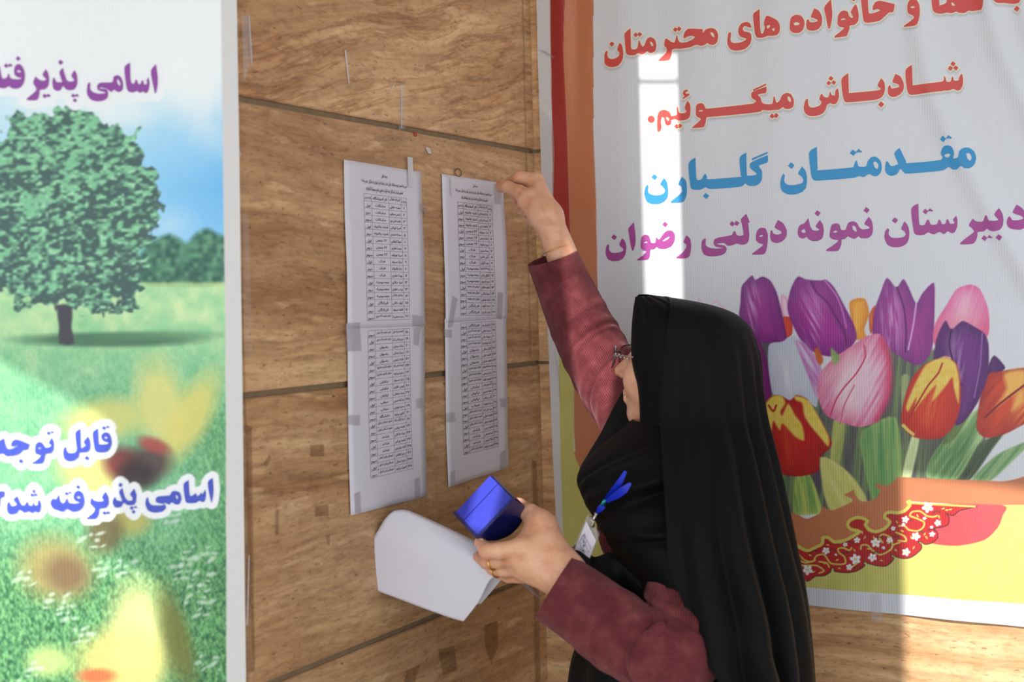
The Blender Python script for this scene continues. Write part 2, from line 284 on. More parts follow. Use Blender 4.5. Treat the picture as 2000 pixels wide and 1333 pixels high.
  O('1520,815 1520,815 1550,840 1600,845 1620,835 1635,795 1650,790 1665,830 1700,838 1740,835 1755,825 1720,780 1760,722 1760,722 1790,770 1800,830 1795,880 1770,915 1720,930 1680,925 1650,908 1620,930 1565,938 1560,980 1525,1040 1420,1047 1407,1035 1460,990 1530,935 1510,900 1485,875'), DM(1625, 992, 27), DM(1673, 990, 27), DM(1760, 986, 30),
  O('1915,690 1915,690 1960,720 2000,770 2012,830 2000,885 1960,912 1920,915 1860,905 1832,870 1832,830 1850,795 1865,810 1880,830 1930,830 1975,815 1950,790 1880,762')]),
('E', 'violet', [O('-20,180 5,200 30,325 60,335 90,320 105,280 115,282 130,325 160,340 230,345 265,330 220,320 180,290 175,230 190,185 225,163 265,185 295,245 302,310 290,380 260,430 210,455 150,450 115,425 70,448 20,445 -20,420'), O('205,245 235,235 255,262 225,264'), DM(222, 100, 30), DM(81, 183, 28), DM(127, 183, 28),
  O('428,308 428,308 450,335 500,360 545,355 550,340 510,290 548,225 548,225 575,270 588,350 575,420 540,460 478,470 470,530 440,590 335,590 327,570 400,510 440,460 400,385'), DM(535, 540, 28), DM(578, 540, 28),
  O('627,400 630,345 645,322 660,350 675,375 710,378 740,370 708,262 748,205 748,205 785,330 810,365 855,368 883,350 848,300 885,232 885,232 910,280 920,350 912,415 880,460 820,472 780,455 752,420 720,470 680,480 640,455'), DM(723, 143, 32), DM(870, 535, 25), DM(913, 535, 25), DM(890, 590, 25)]),
('E', 'violet', [O('1030,480 1040,400 1060,378 1072,390 1070,450 1100,490 1160,508 1220,508 1250,495 1170,470 1150,440 1160,400 1200,378 1320,375 1340,350 1345,310 1380,290 1420,300 1450,350 1458,420 1445,470 1400,490 1350,460 1320,488 1265,452 1200,435 1180,447 1262,458 1282,505 1270,560 1220,592 1150,600 1080,580 1040,530'), O('1385,340 1410,350 1428,395 1418,415 1390,385'),
  O('1475,200 1540,140 1540,140 1545,330 1560,385 1590,385 1605,345 1620,345 1635,390 1665,390 1680,350 1695,355 1705,395 1735,395 1740,370 1735,350 1755,315 1755,315 1770,370 1765,440 1745,490 1720,500 1695,480 1660,498 1620,475 1580,492 1530,485 1500,440'),
  O('1787,240 1845,158 1845,158 1865,300 1865,400 1845,500 1832,495 1815,420')]),
('G', 'cobalt', [O('-20,300 0,270 40,245 40,245 55,310 75,340 110,335 150,320 160,310 110,320 100,300 120,265 160,258 265,298 265,298 245,345 210,350 170,385 120,400 60,402 30,380 -20,385'), DM(187, 445, 22),
  O('310,320 320,290 350,278 375,290 395,325 425,325 450,310 428,290 452,240 452,240 470,280 470,340 450,375 400,385 390,430 370,465 290,468 285,460 330,430 360,395 320,385 308,360'), O('330,335 350,325 360,335 345,341'), DM(425, 203, 19), DM(457, 200, 19)]),
('G', 'cobalt', [O('552,390 555,340 575,318 580,350 600,375 650,372 668,340 655,205 700,165 700,165 705,330 730,320 745,310 728,280 765,230 765,230 782,270 785,330 765,365 720,372 690,375 685,410 650,440 600,447 565,430'), DM(757, 420, 22),
  O('805,205 852,162 852,162 858,290 880,302 930,298 945,285 900,275 880,245 885,215 910,198 945,205 965,245 970,295 955,340 925,368 860,372 825,350'), O('905,240 925,235 935,248 915,253'), DM(902, 160, 19), DM(935, 157, 19)]),
('G', 'cobalt', [O('-20,720 42,705 42,750 10,770 5,830 -20,870'),
  O('65,860 70,810 85,795 95,820 115,835 150,820 122,778 155,745 155,745 185,815 215,828 235,800 245,795 255,825 285,828 293,795 305,825 330,825 335,790 345,780 360,820 355,870 335,892 310,880 285,895 255,880 215,892 175,865 150,895 105,908 75,895'), DM(298, 705, 18), DM(283, 738, 18), DM(314, 738, 18)]),
('G', 'cobalt', [O('442,820 445,790 465,770 490,775 515,728 515,728 525,790 555,810 580,770 590,775 600,805 650,812 700,805 655,790 640,760 650,720 685,700 720,725 735,790 725,840 690,875 630,885 585,860 550,885 500,870 470,860'), O('665,755 690,750 700,765 680,769'), DM(680, 670, 20), DM(580, 727, 18), DM(611, 724, 18),
  O('795,760 795,760 815,785 850,795 890,795 900,785 885,760 915,712 915,712 938,750 945,810 925,850 865,862 860,900 835,945 760,948 758,938 810,895 825,860 785,815'), DM(907, 897, 19), DM(939, 897, 19),
  O('978,810 985,780 1000,758 1012,785 1040,795 1060,790 1035,715 1062,680 1062,680 1085,760 1110,790 1145,790 1150,765 1130,735 1165,685 1165,685 1185,740 1180,800 1160,828 1110,830 1075,810 1050,845 1000,850'), DM(1047, 655, 20), DM(1144, 855, 18), DM(1176, 853, 18), DM(1160, 888, 18)]),
('G', 'cobalt', [O('1262,820 1270,775 1285,762 1292,800 1320,830 1400,832 1430,822 1365,810 1350,785 1370,755 1470,745 1490,715 1520,705 1560,720 1575,770 1560,815 1530,825 1490,805 1470,825 1425,808 1442,850 1410,885 1340,895 1285,875'), O('1525,740 1545,755 1540,780 1528,765'),
  O('1593,650 1637,612 1637,612 1645,735 1665,748 1690,730 1700,725 1710,750 1735,735 1745,715 1755,735 1780,690 1780,690 1788,740 1775,795 1750,800 1730,790 1700,808 1650,812 1610,795'),
  O('1802,635 1845,590 1845,590 1852,700 1840,795 1830,795')]),
]
WORDS = []
for cr, col, polys in W:
    ox, oy, s = CR[cr]
    WORDS.append((cr, col, [smooth_poly([(ox+x/s, oy+y/s) for x, y in q], 4) for q in polys]))
def cut_mesh(polys, step=9.0):
    """filled flat lettering, cut into small facets so that it can follow the folds of the cloth"""
    import bmesh
    cu = bpy.data.curves.new('c', 'CURVE'); cu.dimensions = '2D'; cu.fill_mode = 'BOTH'
    for q in polys:
        sp = cu.splines.new('POLY'); sp.points.add(len(q)-1); sp.use_cyclic_u = True
        for k, (x, y) in enumerate(q): sp.points[k].co = (x-1000, -y+660, 0, 1)
    o = bpy.data.objects.new('c', cu); me = bpy.data.meshes.new_from_object(o)
    bm = bmesh.new(); bm.from_mesh(me); bpy.data.meshes.remove(me); bpy.data.objects.remove(o); bpy.data.curves.remove(cu)
    xs = [v.co.x for v in bm.verts]; ys = [v.co.y for v in bm.verts]
    for ax, lo, hi in ((0, min(xs), max(xs)), (1, min(ys), max(ys))):
        k = math.ceil(lo/step)*step
        while k < hi:
            co = (k, 0, 0) if ax == 0 else (0, k, 0); no = (1, 0, 0) if ax == 0 else (0, 1, 0)
            bmesh.ops.bisect_plane(bm, geom=bm.verts[:]+bm.edges[:]+bm.faces[:], plane_co=co, plane_no=no); k += step
    bmesh.ops.triangulate(bm, faces=[f for f in bm.faces if len(f.verts) > 4])
    V = np.array([v.co[:2] for v in bm.verts]); V[:, 0] += 1000; V[:, 1] = 660-V[:, 1]
    bm.verts.index_update(); Fc = [[v.index for v in f.verts] for f in bm.faces]; bm.free()
    return V, Fc

# ------------------------------------------------------------------ walls, stones, floor, added sun blocker
def tiles(wname, origin, d, n, cols, rows, mats, gap=.008, depth=.03):
    """stone slabs standing proud of a recessed mortar bed, each slab its own object"""
    L = cols[-1]-cols[0]; o = origin + d*cols[0]; back = box_mesh(wname, o - n*(depth+.10), d*L, n*(.10+depth-.007), np.array([0, 0, rows[-1]-rows[0]]))
    for v in back.vertices: v.co.z += rows[0]
    wl = tag(link(wname, back, M['mortar']), kind='structure'); k = 0
    for ri in range(len(rows)-1):
        for ci in range(len(cols)-1):
            W_ = cols[ci+1]-cols[ci]-gap*.35; H_ = rows[ri+1]-rows[ri]-gap
            me = box_mesh('stone_tile', (-W_/2, 0, -H_/2), (W_, 0, 0), (0, depth-.001, 0), (0, 0, H_), .0014)
            ob = link('stone_tile', me, mats[k % len(mats)], wl); k += 1
            c = origin + d*(cols[ci]+cols[ci+1])/2 - n*depth + np.array([0, 0, (rows[ri]+rows[ri+1])/2])
            # local x along the wall, local y out of the wall
            ob.matrix_world = Matrix(((d[0], n[0], 0, c[0]), (d[1], n[1], 0, c[1]), (0, 0, 1, c[2]), (0, 0, 0, 1)))
    return wl
M = {}
M['mortar'] = plain('mortar', (132, 112, 86), .9, var=.25, bscale=60, bump=.4)
M['trav_up'] = travertine('travertine_slanted', math.radians(12), 1.14, .09, .6)
M['trav'] = travertine('travertine', math.radians(-2), 1.11, .06, .3)
M['trav_r'] = travertine('travertine_pale', math.radians(2), 1.24, .03, .15, 1.3)
ROWS = [-.109, .289, .687, 1.0835, 1.4835, 1.8835, 2.2835, 2.69]; ROWS[0] = 0
LW = float(np.linalg.norm((CORNER-EDGE)[:2]))
tiles('wall_left', EDGE, DL, NL, [0.0, LW+.02], ROWS, [M['trav'], M['trav'], M['trav'], M['trav'], M['trav'], M['trav_up'], M['trav_up']], .009)
tiles('wall_right', CORNER, DR, NR, [-.02, .42, 1.6, 2.48], ROWS, [M['trav_r']], .006)
tiles('wall_front', EDGE - DB*2.4, DB, NB, [0, .6, 1.2, 1.8, 2.4], ROWS, [M['trav']], .006)
M['floor'] = plain('floor_stone', (150, 146, 140), .7, var=.1, bscale=14)
me = mesh('floor', [(-5, -5, 0), (6, -5, 0), (6, 5, 0), (-5, 5, 0)], [(0, 1, 2, 3)]); tag(link('floor', me, M['floor']), kind='structure')
# unseen sheet added to block the sun; its gaps shape the sunlit strips
CZR = 2.9; TE = math.tan(SUN_EL); SP = np.array([SUN_H[1], -SUN_H[0], 0])
def ab(q):                      # where the sun ray that reaches q crosses the added sheet: across / along the sun's heading
    q = np.asarray(q); b = q@SUN_H - (CZR-q[2])/TE; return float(q@SP), float(b)
a1 = ab(on_right(1257, 300))[0]; a2 = ab(on_right(1329, 300))[0]
bt = ab(on_right(1295, 112))[1]; bx = ab(on_right(1295, 163))[1]
a3 = ab(on_right(1768, 1180))[0]; b3 = ab(on_right(1800, 935))[1]
a4 = ab(on_pillar(225, 900))[0]; b4 = ab(on_pillar(150, 790))[1]; a5 = ab(on_pillar(325, 1240))[0]; b5 = ab(on_pillar(300, 1130))[1]
HOLES = [(a1, a2, bx-.002, bt), (a1, a2, bx-1.25, bx-.009), (a1+.024, a2-.007, bx-1.485, bx-1.25), (a3, a3+1.6, b3-2.2, b3), (a4-1.4, a4, b4-1.6, b4), (a4, a5, b5-1.6, b5)]
A0, A1, B0, B1 = -2.8, 3.2, -3.2, 2.6
ea = sorted({A0, A1}.union(*[{h[0], h[1]} for h in HOLES])); eb = sorted({B0, B1}.union(*[{h[2], h[3]} for h in HOLES]))
ea = [v for v in ea if A0 <= v <= A1]; eb = [v for v in eb if B0 <= v <= B1]
vs = []; fs = []
for i in range(len(ea)-1):
    j = 0
    while j < len(eb)-1:
        def open_(j): return any(h[0]-1e-6 <= ea[i] and ea[i+1] <= h[1]+1e-6 and h[2]-1e-6 <= eb[j] and eb[j+1] <= h[3]+1e-6 for h in HOLES)
        if open_(j): j += 1; continue
        k = j
        while k < len(eb)-1 and not open_(k): k += 1
        x0, x1, y0, y1 = ea[i], ea[i+1], eb[j], eb[k]
        for z in (CZR, CZR+.005):
            for (x, y) in ((x0, y0), (x1, y0), (x1, y1), (x0, y1)): vs.append(SP*x+SUN_H*y+np.array([0, 0, z]))
        q = len(vs)-8
        for f in ((0, 3, 2, 1), (4, 5, 6, 7), (0, 1, 5, 4), (1, 2, 6, 5), (2, 3, 7, 6), (3, 0, 4, 7)): fs.append([q+a for a in f])
        j = k
M['blocker'] = plain('sun_blocker_sheet', (196, 190, 180), .8, var=.05)
tag(link('sun_blocker', mesh('sun_blocker', vs, fs), M['blocker']), kind='structure')

# ------------------------------------------------------------------ the tulip banner on the right wall
def Ot(s, k, ox, oy): return [(ox+x/k, oy+y/k) for x, y in O(s)]
T = lambda s: Ot(s, 2.563, 1400, 480)
N4 = lambda s: Ot(s, 4.0, 1500, 900)
def fold_r(px, py):
    """height of the hanging vinyl over the wall, metres"""
    d = np.zeros(np.shape(px)); px = np.asarray(px, float); py = np.asarray(py, float)
    low = np.clip((py+200)/500, 0, 1)*0+1
    top = np.clip(1-py/620, 0, 1)
    d += .0016*np.sin((px-1180)/24)*top*np.clip((px-1150)/60, 0, 1)*np.clip((1700-px)/200, 0, 1)
    d += .0022*np.sin((px-1200)/61+1)*top*np.clip((px-1150)/60, 0, 1)
    def crease(x0, y0, x1, y1, x2, y2, amp, wd):
        p = smooth_poly([(x0, y0), (x1, y1), (x2, y2)], 6, False); return amp*np.exp(-(line_dist(px, py, p)/wd)**2)
    d += crease(1760, -160, 1830, 200, 2020, 560, .007, 26) + crease(1905, -200, 1945, 60, 2030, 250, .008, 26) + crease(1990, -200, 2010, 60, 2080, 220, .008, 24)
    d += .006*np.exp(-((px-(1100+.02*py))/17)**2)*np.clip(1-(py-60)/230, 0, 1) - .003*np.exp(-((px-1128)/16)**2)*np.clip(1-(py-60)/330, 0, 1)
    d += .004*np.exp(-((px-1925)/70)**2)*np.exp(-((py-1080)/120)**2) + .0015*np.sin(px/33+py/150)*np.clip((py-950)/200, 0, 1)
    d += .0010*(fbm(px, py, 140, 3)-.5)*2
    return d+.0022
ys = np.concatenate([np.linspace(-420, -20, 24)[:-1], np.linspace(-20, 1240, 800)])
us = np.concatenate([np.linspace(0, 1, 610), np.linspace(1, 1.35, 30)[1:]])
def xl_r(y): return np.interp(y, [-420, 0, 100, 400, 700, 900, 1090, 1240], [1040, 1049, 1051, 1060, 1073, 1081, 1088, 1093])
def yb_r(x): return 1180+.1*(x-1553)
vv = np.linspace(0, 1, len(ys))
U_, Yp = np.meshgrid(us, ys); XL_ = xl_r(Yp); PX = XL_ + (2010-XL_)*U_
PY = Yp; yb = yb_r(PX); PY = np.where(Yp > 900, 900+(Yp-900)*(yb-900)/(1240-900), Yp)
cv = Canvas(PX, PY); X, Y = cv.X, cv.Y
gr = lambda a, b, t: np.asarray(a, float)*(1-t[:, None])+np.asarray(b, float)*t[:, None]
cv.C[:] = (208, 210, 216)
def strk(x, y, ang, fw, fl, seed):       # streaky grain along an angle
    a = math.radians(ang); u = x*math.cos(a)+y*math.sin(a); v = -x*math.sin(a)+y*math.cos(a); return fbm(u/fl, v/fw, 1, seed, 3)
WH = (210, 210, 215)
# stems and darkness behind the flowers
dark = lambda x, y, sd: gr((84, 78, 88), (112, 132, 92), np.clip((strk(x, y, 95, 9, 160, 4)-.3)*2.4, 0, 1))
cv.fill(T('215,470 345,440 360,700 560,760 700,560 720,480 800,470 1000,560 1100,520 1180,700 1230,860 1350,900 1330,1020 1250,1168 1100,1180 900,1172 760,1290 540,1330 300,1330 235,1100 225,700'), None, 4, dark)
def leaf(s, c1, c2, ang, soft=2, sd_=8, fw=6):
    cv.fill(T(s), None, soft, lambda x, y, sd: gr(c1, c2, np.clip(strk(x, y, ang, fw, 90, sd_)*1.5-.25+np.clip(1-sd/9, 0, 1)*.3, 0, 1)))
leaf('740,920 900,860 925,1160 800,1290 770,1250 720,1000', (88, 140, 88), (150, 178, 105), 88)
leaf('590,870 648,870 612,1110 568,1100', (150, 158, 90), (190, 190, 110), 100)
leaf('980,945 1018,950 972,1165 928,1160', (190, 208, 150), (225, 232, 185), 100)
leaf('1200,1168 1290,1010 1440,930 1380,1020 1270,1172', (60, 72, 58), (84, 100, 70), 120)
leaf('1275,1172 1400,1050 1538,985 1560,1000 1500,1060 1370,1178', (96, 138, 92), (140, 172, 120), 130)
leaf('1050,1160 1080,1050 1200,900 1330,800 1390,745 1388,800 1340,950 1300,1010 1200,1172', (84, 125, 76), (165, 196, 140), 122, 2, 5, 9)
leaf('280,1100 350,1150 340,1345 290,1345', (80, 120, 70), (110, 150, 90), 90)
leaf('395,1160 470,1150 530,1330 470,1345 385,1335', (95, 140, 80), (185, 196, 100), 80)
leaf('1225,820 1300,780 1200,960 1130,990', (70, 90, 60), (110, 130, 80), 120)
leaf('925,660 965,655 945,760 930,860', (100, 125, 85), (160, 170, 120), 95)
def tulip(s, base, edge, hi, ang, streak=.5, seed=1, hx=.35, grad=None, dk=None):
    pts = np.array(T(s)); lo, hi_ = pts.min(0), pts.max(0)
    def fn(x, y, sd):
        u = (x-lo[0])/(hi_[0]-lo[0]); v = (y-lo[1])/(hi_[1]-lo[1]); m = min(hi_-lo)
        g = strk(x, y, ang, 5, 60, seed); e = np.clip(1-sd/(m*.30), 0, 1)
        c = gr(base, edge, np.clip(e*.75+(g-.5)*streak, 0, 1))
        h = np.exp(-((u-hx)/.16)**2)*np.clip((g-.40)*4, 0, 1)*np.clip(np.sin(np.clip(v, 0, 1)*3.1), 0, 1)
        c = c*(1-.75*h[:, None])+np.asarray(hi, float)*.75*h[:, None]
        if grad is not None: t = np.clip((v-.15)*1.2+(g-.5)*.3, 0, 1)[:, None]; c = c*(1-t*.8)+np.asarray(grad, float)*t*.8
        return c
    cv.fill(T(s), None, 1.4, fn)
cv.stroke([(1365, 585), (1385, 600), (1400, 588), (1415, 604), (1440, 622)], 3, (222, 180, 214))
tulip('325,250 350,260 375,330 372,380 345,380 325,320', (225, 190, 215), (215, 120, 160), WH, 90)
tulip('330,360 375,365 380,440 345,460', (205, 70, 50), (190, 60, 50), WH, 90)
tulip('665,290 700,265 745,268 765,340 740,420 750,460 700,470 680,400', (228, 160, 60), (205, 120, 50), (240, 190, 90), 85)
tulip('765,350 795,300 795,400 770,440', (200, 80, 45), (175, 60, 45), (225, 140, 60), 85)
tulip('120,290 125,210 145,180 178,150 195,172 230,155 270,175 300,230 320,300 345,420 345,480 220,485 160,400 115,360', (150, 52, 140), (98, 38, 112), (215, 188, 222), 75, .6, 2, .3)
tulip('355,300 375,210 408,155 450,170 520,175 550,172 590,210 640,300 690,400 700,470 640,540 560,555 480,530 420,470 370,370', (160, 52, 146), (110, 40, 120), (214, 170, 215), 60, .7, 3, .35)
cv.stroke(T('475,180 500,230 560,290 600,360 640,430 650,500'), 3.2, (100, 30, 100)); cv.stroke(T('545,178 600,250 632,330 650,410'), 3, (190, 110, 185))
tulip('780,440 790,330 820,240 853,162 900,210 935,168 962,210 1000,290 1030,240 1088,186 1092,300 1085,480 1060,560 1000,600 900,545 840,500 790,460', (158, 58, 146), (116, 44, 124), (218, 180, 220), 85, .6, 4, .3)
cv.stroke(T('905,210 940,320 950,440 945,530'), 3.5, (92, 34, 100)); cv.stroke(T('1000,290 985,400 960,520'), 3.5, (205, 150, 205))
tulip('1085,480 1095,390 1150,300 1200,220 1270,195 1320,220 1360,320 1362,440 1300,520 1150,560', (226, 170, 200), (216, 90, 150), (236, 220, 232), 110, .7, 5, .5, (214, 84, 112))
tulip('1362,600 1390,550 1440,600 1440,620 1400,650 1355,660', (80, 36, 104), (64, 30, 84), (100, 60, 120), 90)
tulip('1345,660 1420,630 1538,612 1640,625 1700,690 1690,790 1610,860 1538,895 1440,945 1345,962 1300,900', (205, 74, 48), (150, 44, 44), (224, 158, 70), 130, .9, 6, .6)
cv.fill(T('1440,640 1538,622 1538,700 1460,760 1400,810 1450,720'), (232, 184, 92), 5, al=.9); cv.fill(T('1500,740 1538,720 1538,780 1480,830'), (230, 180, 92), 5, al=.85)
cv.stroke(T('1345,860 1420,790 1538,700'), 4, (120, 36, 36))
tulip('1090,580 1100,470 1145,375 1175,420 1230,378 1280,400 1340,440 1362,500 1358,650 1310,780 1240,880 1190,890 1200,700 1170,560 1120,560', (112, 48, 130), (70, 30, 90), (190, 150, 200), 100, .8, 7, .4)
cv.stroke(T('1175,420 1165,500 1190,600 1225,700'), 3.5, (60, 24, 78)); cv.stroke(T('1330,440 1320,600 1290,760'), 3, (140, 90, 160))
tulip('140,395 180,420 230,500 260,600 275,760 220,790 150,600', (132, 44, 122), (96, 34, 96), (160, 80, 150), 80)
tulip('258,560 262,500 285,485 330,480 375,452 430,480 480,540 535,640 510,760 500,810 440,775 340,790 285,750 265,650', (200, 204, 218), (182, 188, 210), (222, 222, 230), 80, .3, 8)
cv.fill(T('395,478 440,490 490,550 538,645 530,690 500,760 470,680 430,580'), None, 2, lambda x, y, sd: gr((206, 190, 216), (178, 92, 170), np.clip(strk(x, y, 60, 5, 60, 3)*1.6-.5+np.clip(1-sd/10, 0, 1)*.4, 0, 1)))
tulip('505,710 520,640 580,570 680,500 760,450 820,445 855,520 872,640 860,760 800,880 720,908 640,890 550,850 515,780', (226, 192, 208), (206, 84, 130), (238, 222, 228), 118, 1.1, 9, .45)
cv.stroke(T('830,470 862,560 868,680 850,780 800,870'), 9, (206, 70, 110), soft=6)
cv.stroke(T('740,500 745,560 700,640 640,710 600,770 570,850'), 3, (196, 60, 96)); cv.stroke(T('690,700 640,800 620,890'), 2.4, (205, 90, 130))
tulip('243,790 290,748 330,755 370,775 400,748 450,765 490,820 570,960 572,1010 520,1060 510,1130 420,1155 330,1145 280,1100 250,1000 240,880', (188, 44, 40), (150, 36, 38), (205, 70, 50), 80, .5, 10)
def flame(s, c=(222, 190, 72)): cv.fill(T(s), None, 2.2, lambda x, y, sd: gr(c, (226, 205, 110), vn(x, y, 7, 3)))
flame('243,800 285,752 330,755 345,790 320,830 330,850 360,790 395,850 430,900 440,975 400,960 370,930 330,890 318,925 300,900 285,880 270,960 255,1000 245,900')
flame('390,752 440,762 480,800 560,950 560,1005 520,960 470,900 440,850 430,790 400,775')
cv.stroke(T('370,790 420,860 440,900'), 5, (180, 44, 40)); cv.stroke(T('262,800 285,830 300,800'), 4, (170, 50, 40))
tulip('925,860 940,770 980,660 1050,590 1140,560 1200,590 1222,680 1222,800 1190,900 1130,960 1050,970 980,955 935,910', (206, 60, 42), (176, 44, 42), (222, 110, 70), 105, .5, 11, .5)
flame('1050,595 1140,560 1195,590 1215,680 1212,790 1190,720 1180,660 1150,700 1080,780 1100,700 1060,740 1010,800 990,830 1000,760 960,830 950,800 990,700', (226, 184, 74))
cv.stroke(T('1130,590 1110,640 1060,700 1000,800 960,870'), 3.5, (170, 48, 40)); cv.stroke(T('935,900 960,925 985,945'), 6, (224, 196, 100))
leaf('520,1060 620,1100 700,1180 755,1280 700,1335 580,1335 540,1250', (190, 186, 100), (205, 200, 130), 60)
leaf('490,520 510,515 535,570 520,600 500,570', (205, 130, 60), (190, 90, 50), 60); leaf('575,512 620,560 590,600 575,560', (110, 140, 80), (150, 170, 110), 60)
# yellow field, border, stripes
yel = lambda x, y, sd: gr((186, 180, 98), (196, 191, 114), fbm(x, y, 30, 2))  # blue raised to put the vinyl's white sheen into the yellow
cv.fill([(1080, 1060), (1080, 1300), (2700, 1330), (2700, 985), (1900, 985), (1700, 1000), (1400, 1060)], None, 1, yel, 0)
for k in range(14):
    cx, cy = 1830+(k*53) % 190, 1000+(k*37) % 150
    sg = 1 if k % 2 else -1; rr0 = 8+(k*5) % 9
    cv.stroke([(cx+sg*(rr0+t*3.2)*math.cos(t+k), cy+(rr0*.7+t*2.4)*math.sin(t+k)) for t in np.linspace(0, 4.2+(k % 3), 14)], 1.3, (199, 193, 112), 3)
cv.fill([(1085, 655), (1122, 712), (1122, 880), (1180, 960), (1400, 1030), (1400, 1240), (1085, 1240)], None, 1, yel, 0)
for k in range(16):
    cx, cy = 1095+(k*23) % 60, 900+(k*31) % 200
    cv.stroke([(cx+9*math.cos(t)+4*math.cos(2*t), cy+9*math.sin(t)+4*math.sin(3*t)) for t in np.linspace(0, 5, 10)], 1.0, (200, 194, 104), 3)
orange = (186, 116, 80)
cv.fill(N4('-1450,-60 -1300,120 -900,330 -400,420 -60,440 90,365 140,345 165,350 175,395 240,425 300,455 350,440 410,410 420,370 445,360 470,385 520,385 600,350 655,325 660,300 595,268 595,268 640,245 675,225 675,225 680,255 700,290 730,318 790,318 840,295 875,255 870,220 840,200 850,183 890,190 940,195 970,175 1020,127 1020,127 1400,145 1700,155 1850,160 1950,140 2050,115 2400,100 4600,120 4600,345 2000,345 1835,345 1650,350 1130,320 1100,310 1080,325 1100,350 1060,385 1010,395 960,390 910,405 895,440 940,480 910,520 850,545 800,530 775,490 790,455 730,432 670,440 620,480 610,520 640,545 700,560 640,590 590,610 520,625 490,595 450,585 420,600 410,640 370,665 310,690 250,670 200,640 190,600 170,575 135,570 -100,640 -500,640 -1000,500 -1400,160 -1512,-60'), orange, .8, None, 3)
cv.fill([(1122, -440), (1122, 840), (1124, 878), (1130, 900), (1178, 900), (1175, -440)], orange, .8, None, 0)
# red ornament
RED = (172, 44, 46); RL = (196, 66, 70)
disc = N4('1240,350 1835,345 1836,430 1800,520 1700,615 1500,662 1330,655 1200,620 1150,500')
cv.fill(disc, (196, 76, 80), 1, None, 4)
orn = N4('135,570 170,575 190,600 200,640 250,670 310,690 370,665 410,640 420,600 450,585 490,595 520,625 590,610 640,590 700,560 640,545 610,520 620,480 670,440 730,432 790,455 775,490 800,530 850,545 910,520 940,480 895,440 910,405 960,390 1010,395 1060,385 1100,350 1110,330 1600,355 1500,390 1450,430 1390,410 1420,440 1410,500 1360,520 1300,530 1325,560 1330,600 1290,640 1230,655 1190,632 1175,640 1200,655 1200,690 1160,730 1110,760 1050,765 1000,750 975,735 960,745 985,760 970,790 920,825 850,820 780,800 765,785 750,800 760,820 700,860 620,875 525,865 520,840 500,840 490,870 440,900 370,905 310,945 310,945 250,905 180,885 100,860 100,600')
cv.fill(orn, RED, .8, None, 3)
cv.stroke(N4('1640,357 1500,390 1450,430 1390,410 1420,440 1410,500 1360,520 1300,530 1325,560 1330,600 1290,640 1230,655 1190,632 1175,640 1200,655 1200,690 1160,730 1110,760 1050,765 1000,750 975,735 960,745 985,760 970,790 920,825 850,820 780,800 765,785 750,800 760,820 700,860 620,875 525,865 520,840 500,840 490,870 440,900 370,905 310,945 250,905 180,885'), 1.6, (60, 34, 50), 3)
YL = (196, 188, 92)
cv.stroke(N4('110,560 170,580 195,610 200,645 250,680 310,705 370,680 425,650 430,605 455,598 480,605 520,635 590,625 640,605 720,555 650,535 625,505 640,470 690,445 740,448 780,470 765,500 795,540 850,555 915,530 955,480 912,440 925,412 960,402 1010,408 1065,395 1110,350 1095,325 1110,318'), 6.4, YL, 3)
cv.stroke(N4('1100,330 1350,345 1620,357'), 3.6, YL, 2)
for s in ('165,740 230,730 290,780 350,790 380,745 440,735 490,800 560,810 610,800 600,750 560,720 550,690 590,680 640,700 655,680', '180,830 200,800 270,820 380,820 440,860 400,880', '730,690 735,660 780,660 820,700 880,735 940,710 975,670 960,600 900,575 870,600 900,640', '1025,510 1070,510 1100,540 1170,550 1215,520 1220,480 1160,450 1110,430 1130,400 1190,395 1240,430 1290,440 1325,430', '1000,560 1050,580 1075,600 1080,630 1020,625', '240,780 300,800 370,780', '400,790 460,800 480,830', '1030,640 980,660 960,700', '700,800 660,830 630,850'):
    cv.stroke(N4(s), 3.1, YL, 4)
def leafy(cx, cy, a, c=YL, L=7, wd=2.6):
    x, y = 1500+cx/4, 900+cy/4; cv.blob(x, y, L/2, wd/2, c, a, .4)
for k, (cx, cy, a) in enumerate([(215, 700, 40), (330, 740, 20), (440, 800, 60), (575, 640, -30), (545, 775, -20), (650, 760, 30), (680, 700, 50), (760, 600, -60), (790, 690, 20), (740, 560, 80), (830, 600, 70), (860, 670, 30), (890, 780, 10), (1000, 700, 50), (940, 640, 80), (1050, 550, 30), (1140, 680, -60), (1170, 430, 60), (1240, 600, 60), (1225, 575, -60), (1400, 385, 0), (1370, 375, -15), (1430, 380, -20), (1340, 440, 80), (470, 660, 20), (360, 870, -30), (560, 840, 15), (1010, 480, 60), (200, 850, 30), (1120, 600, 70)]): leafy(cx, cy, a)
for k in range(26):
    cx, cy = [(230, 760), (360, 710), (500, 700), (610, 720), (700, 830), (840, 720), (1000, 600), (1100, 470), (1190, 560), (1280, 540), (1320, 400), (880, 600), (640, 640)][k % 13]
    cv.stroke([(1500+(cx-26)/4, 900+(cy+(k % 3)*8)/4), (1500+cx/4, 900+(cy-8)/4), (1500+(cx+28)/4, 900+(cy+10-(k//13)*14)/4)], .9, (60, 60, 60), 3)
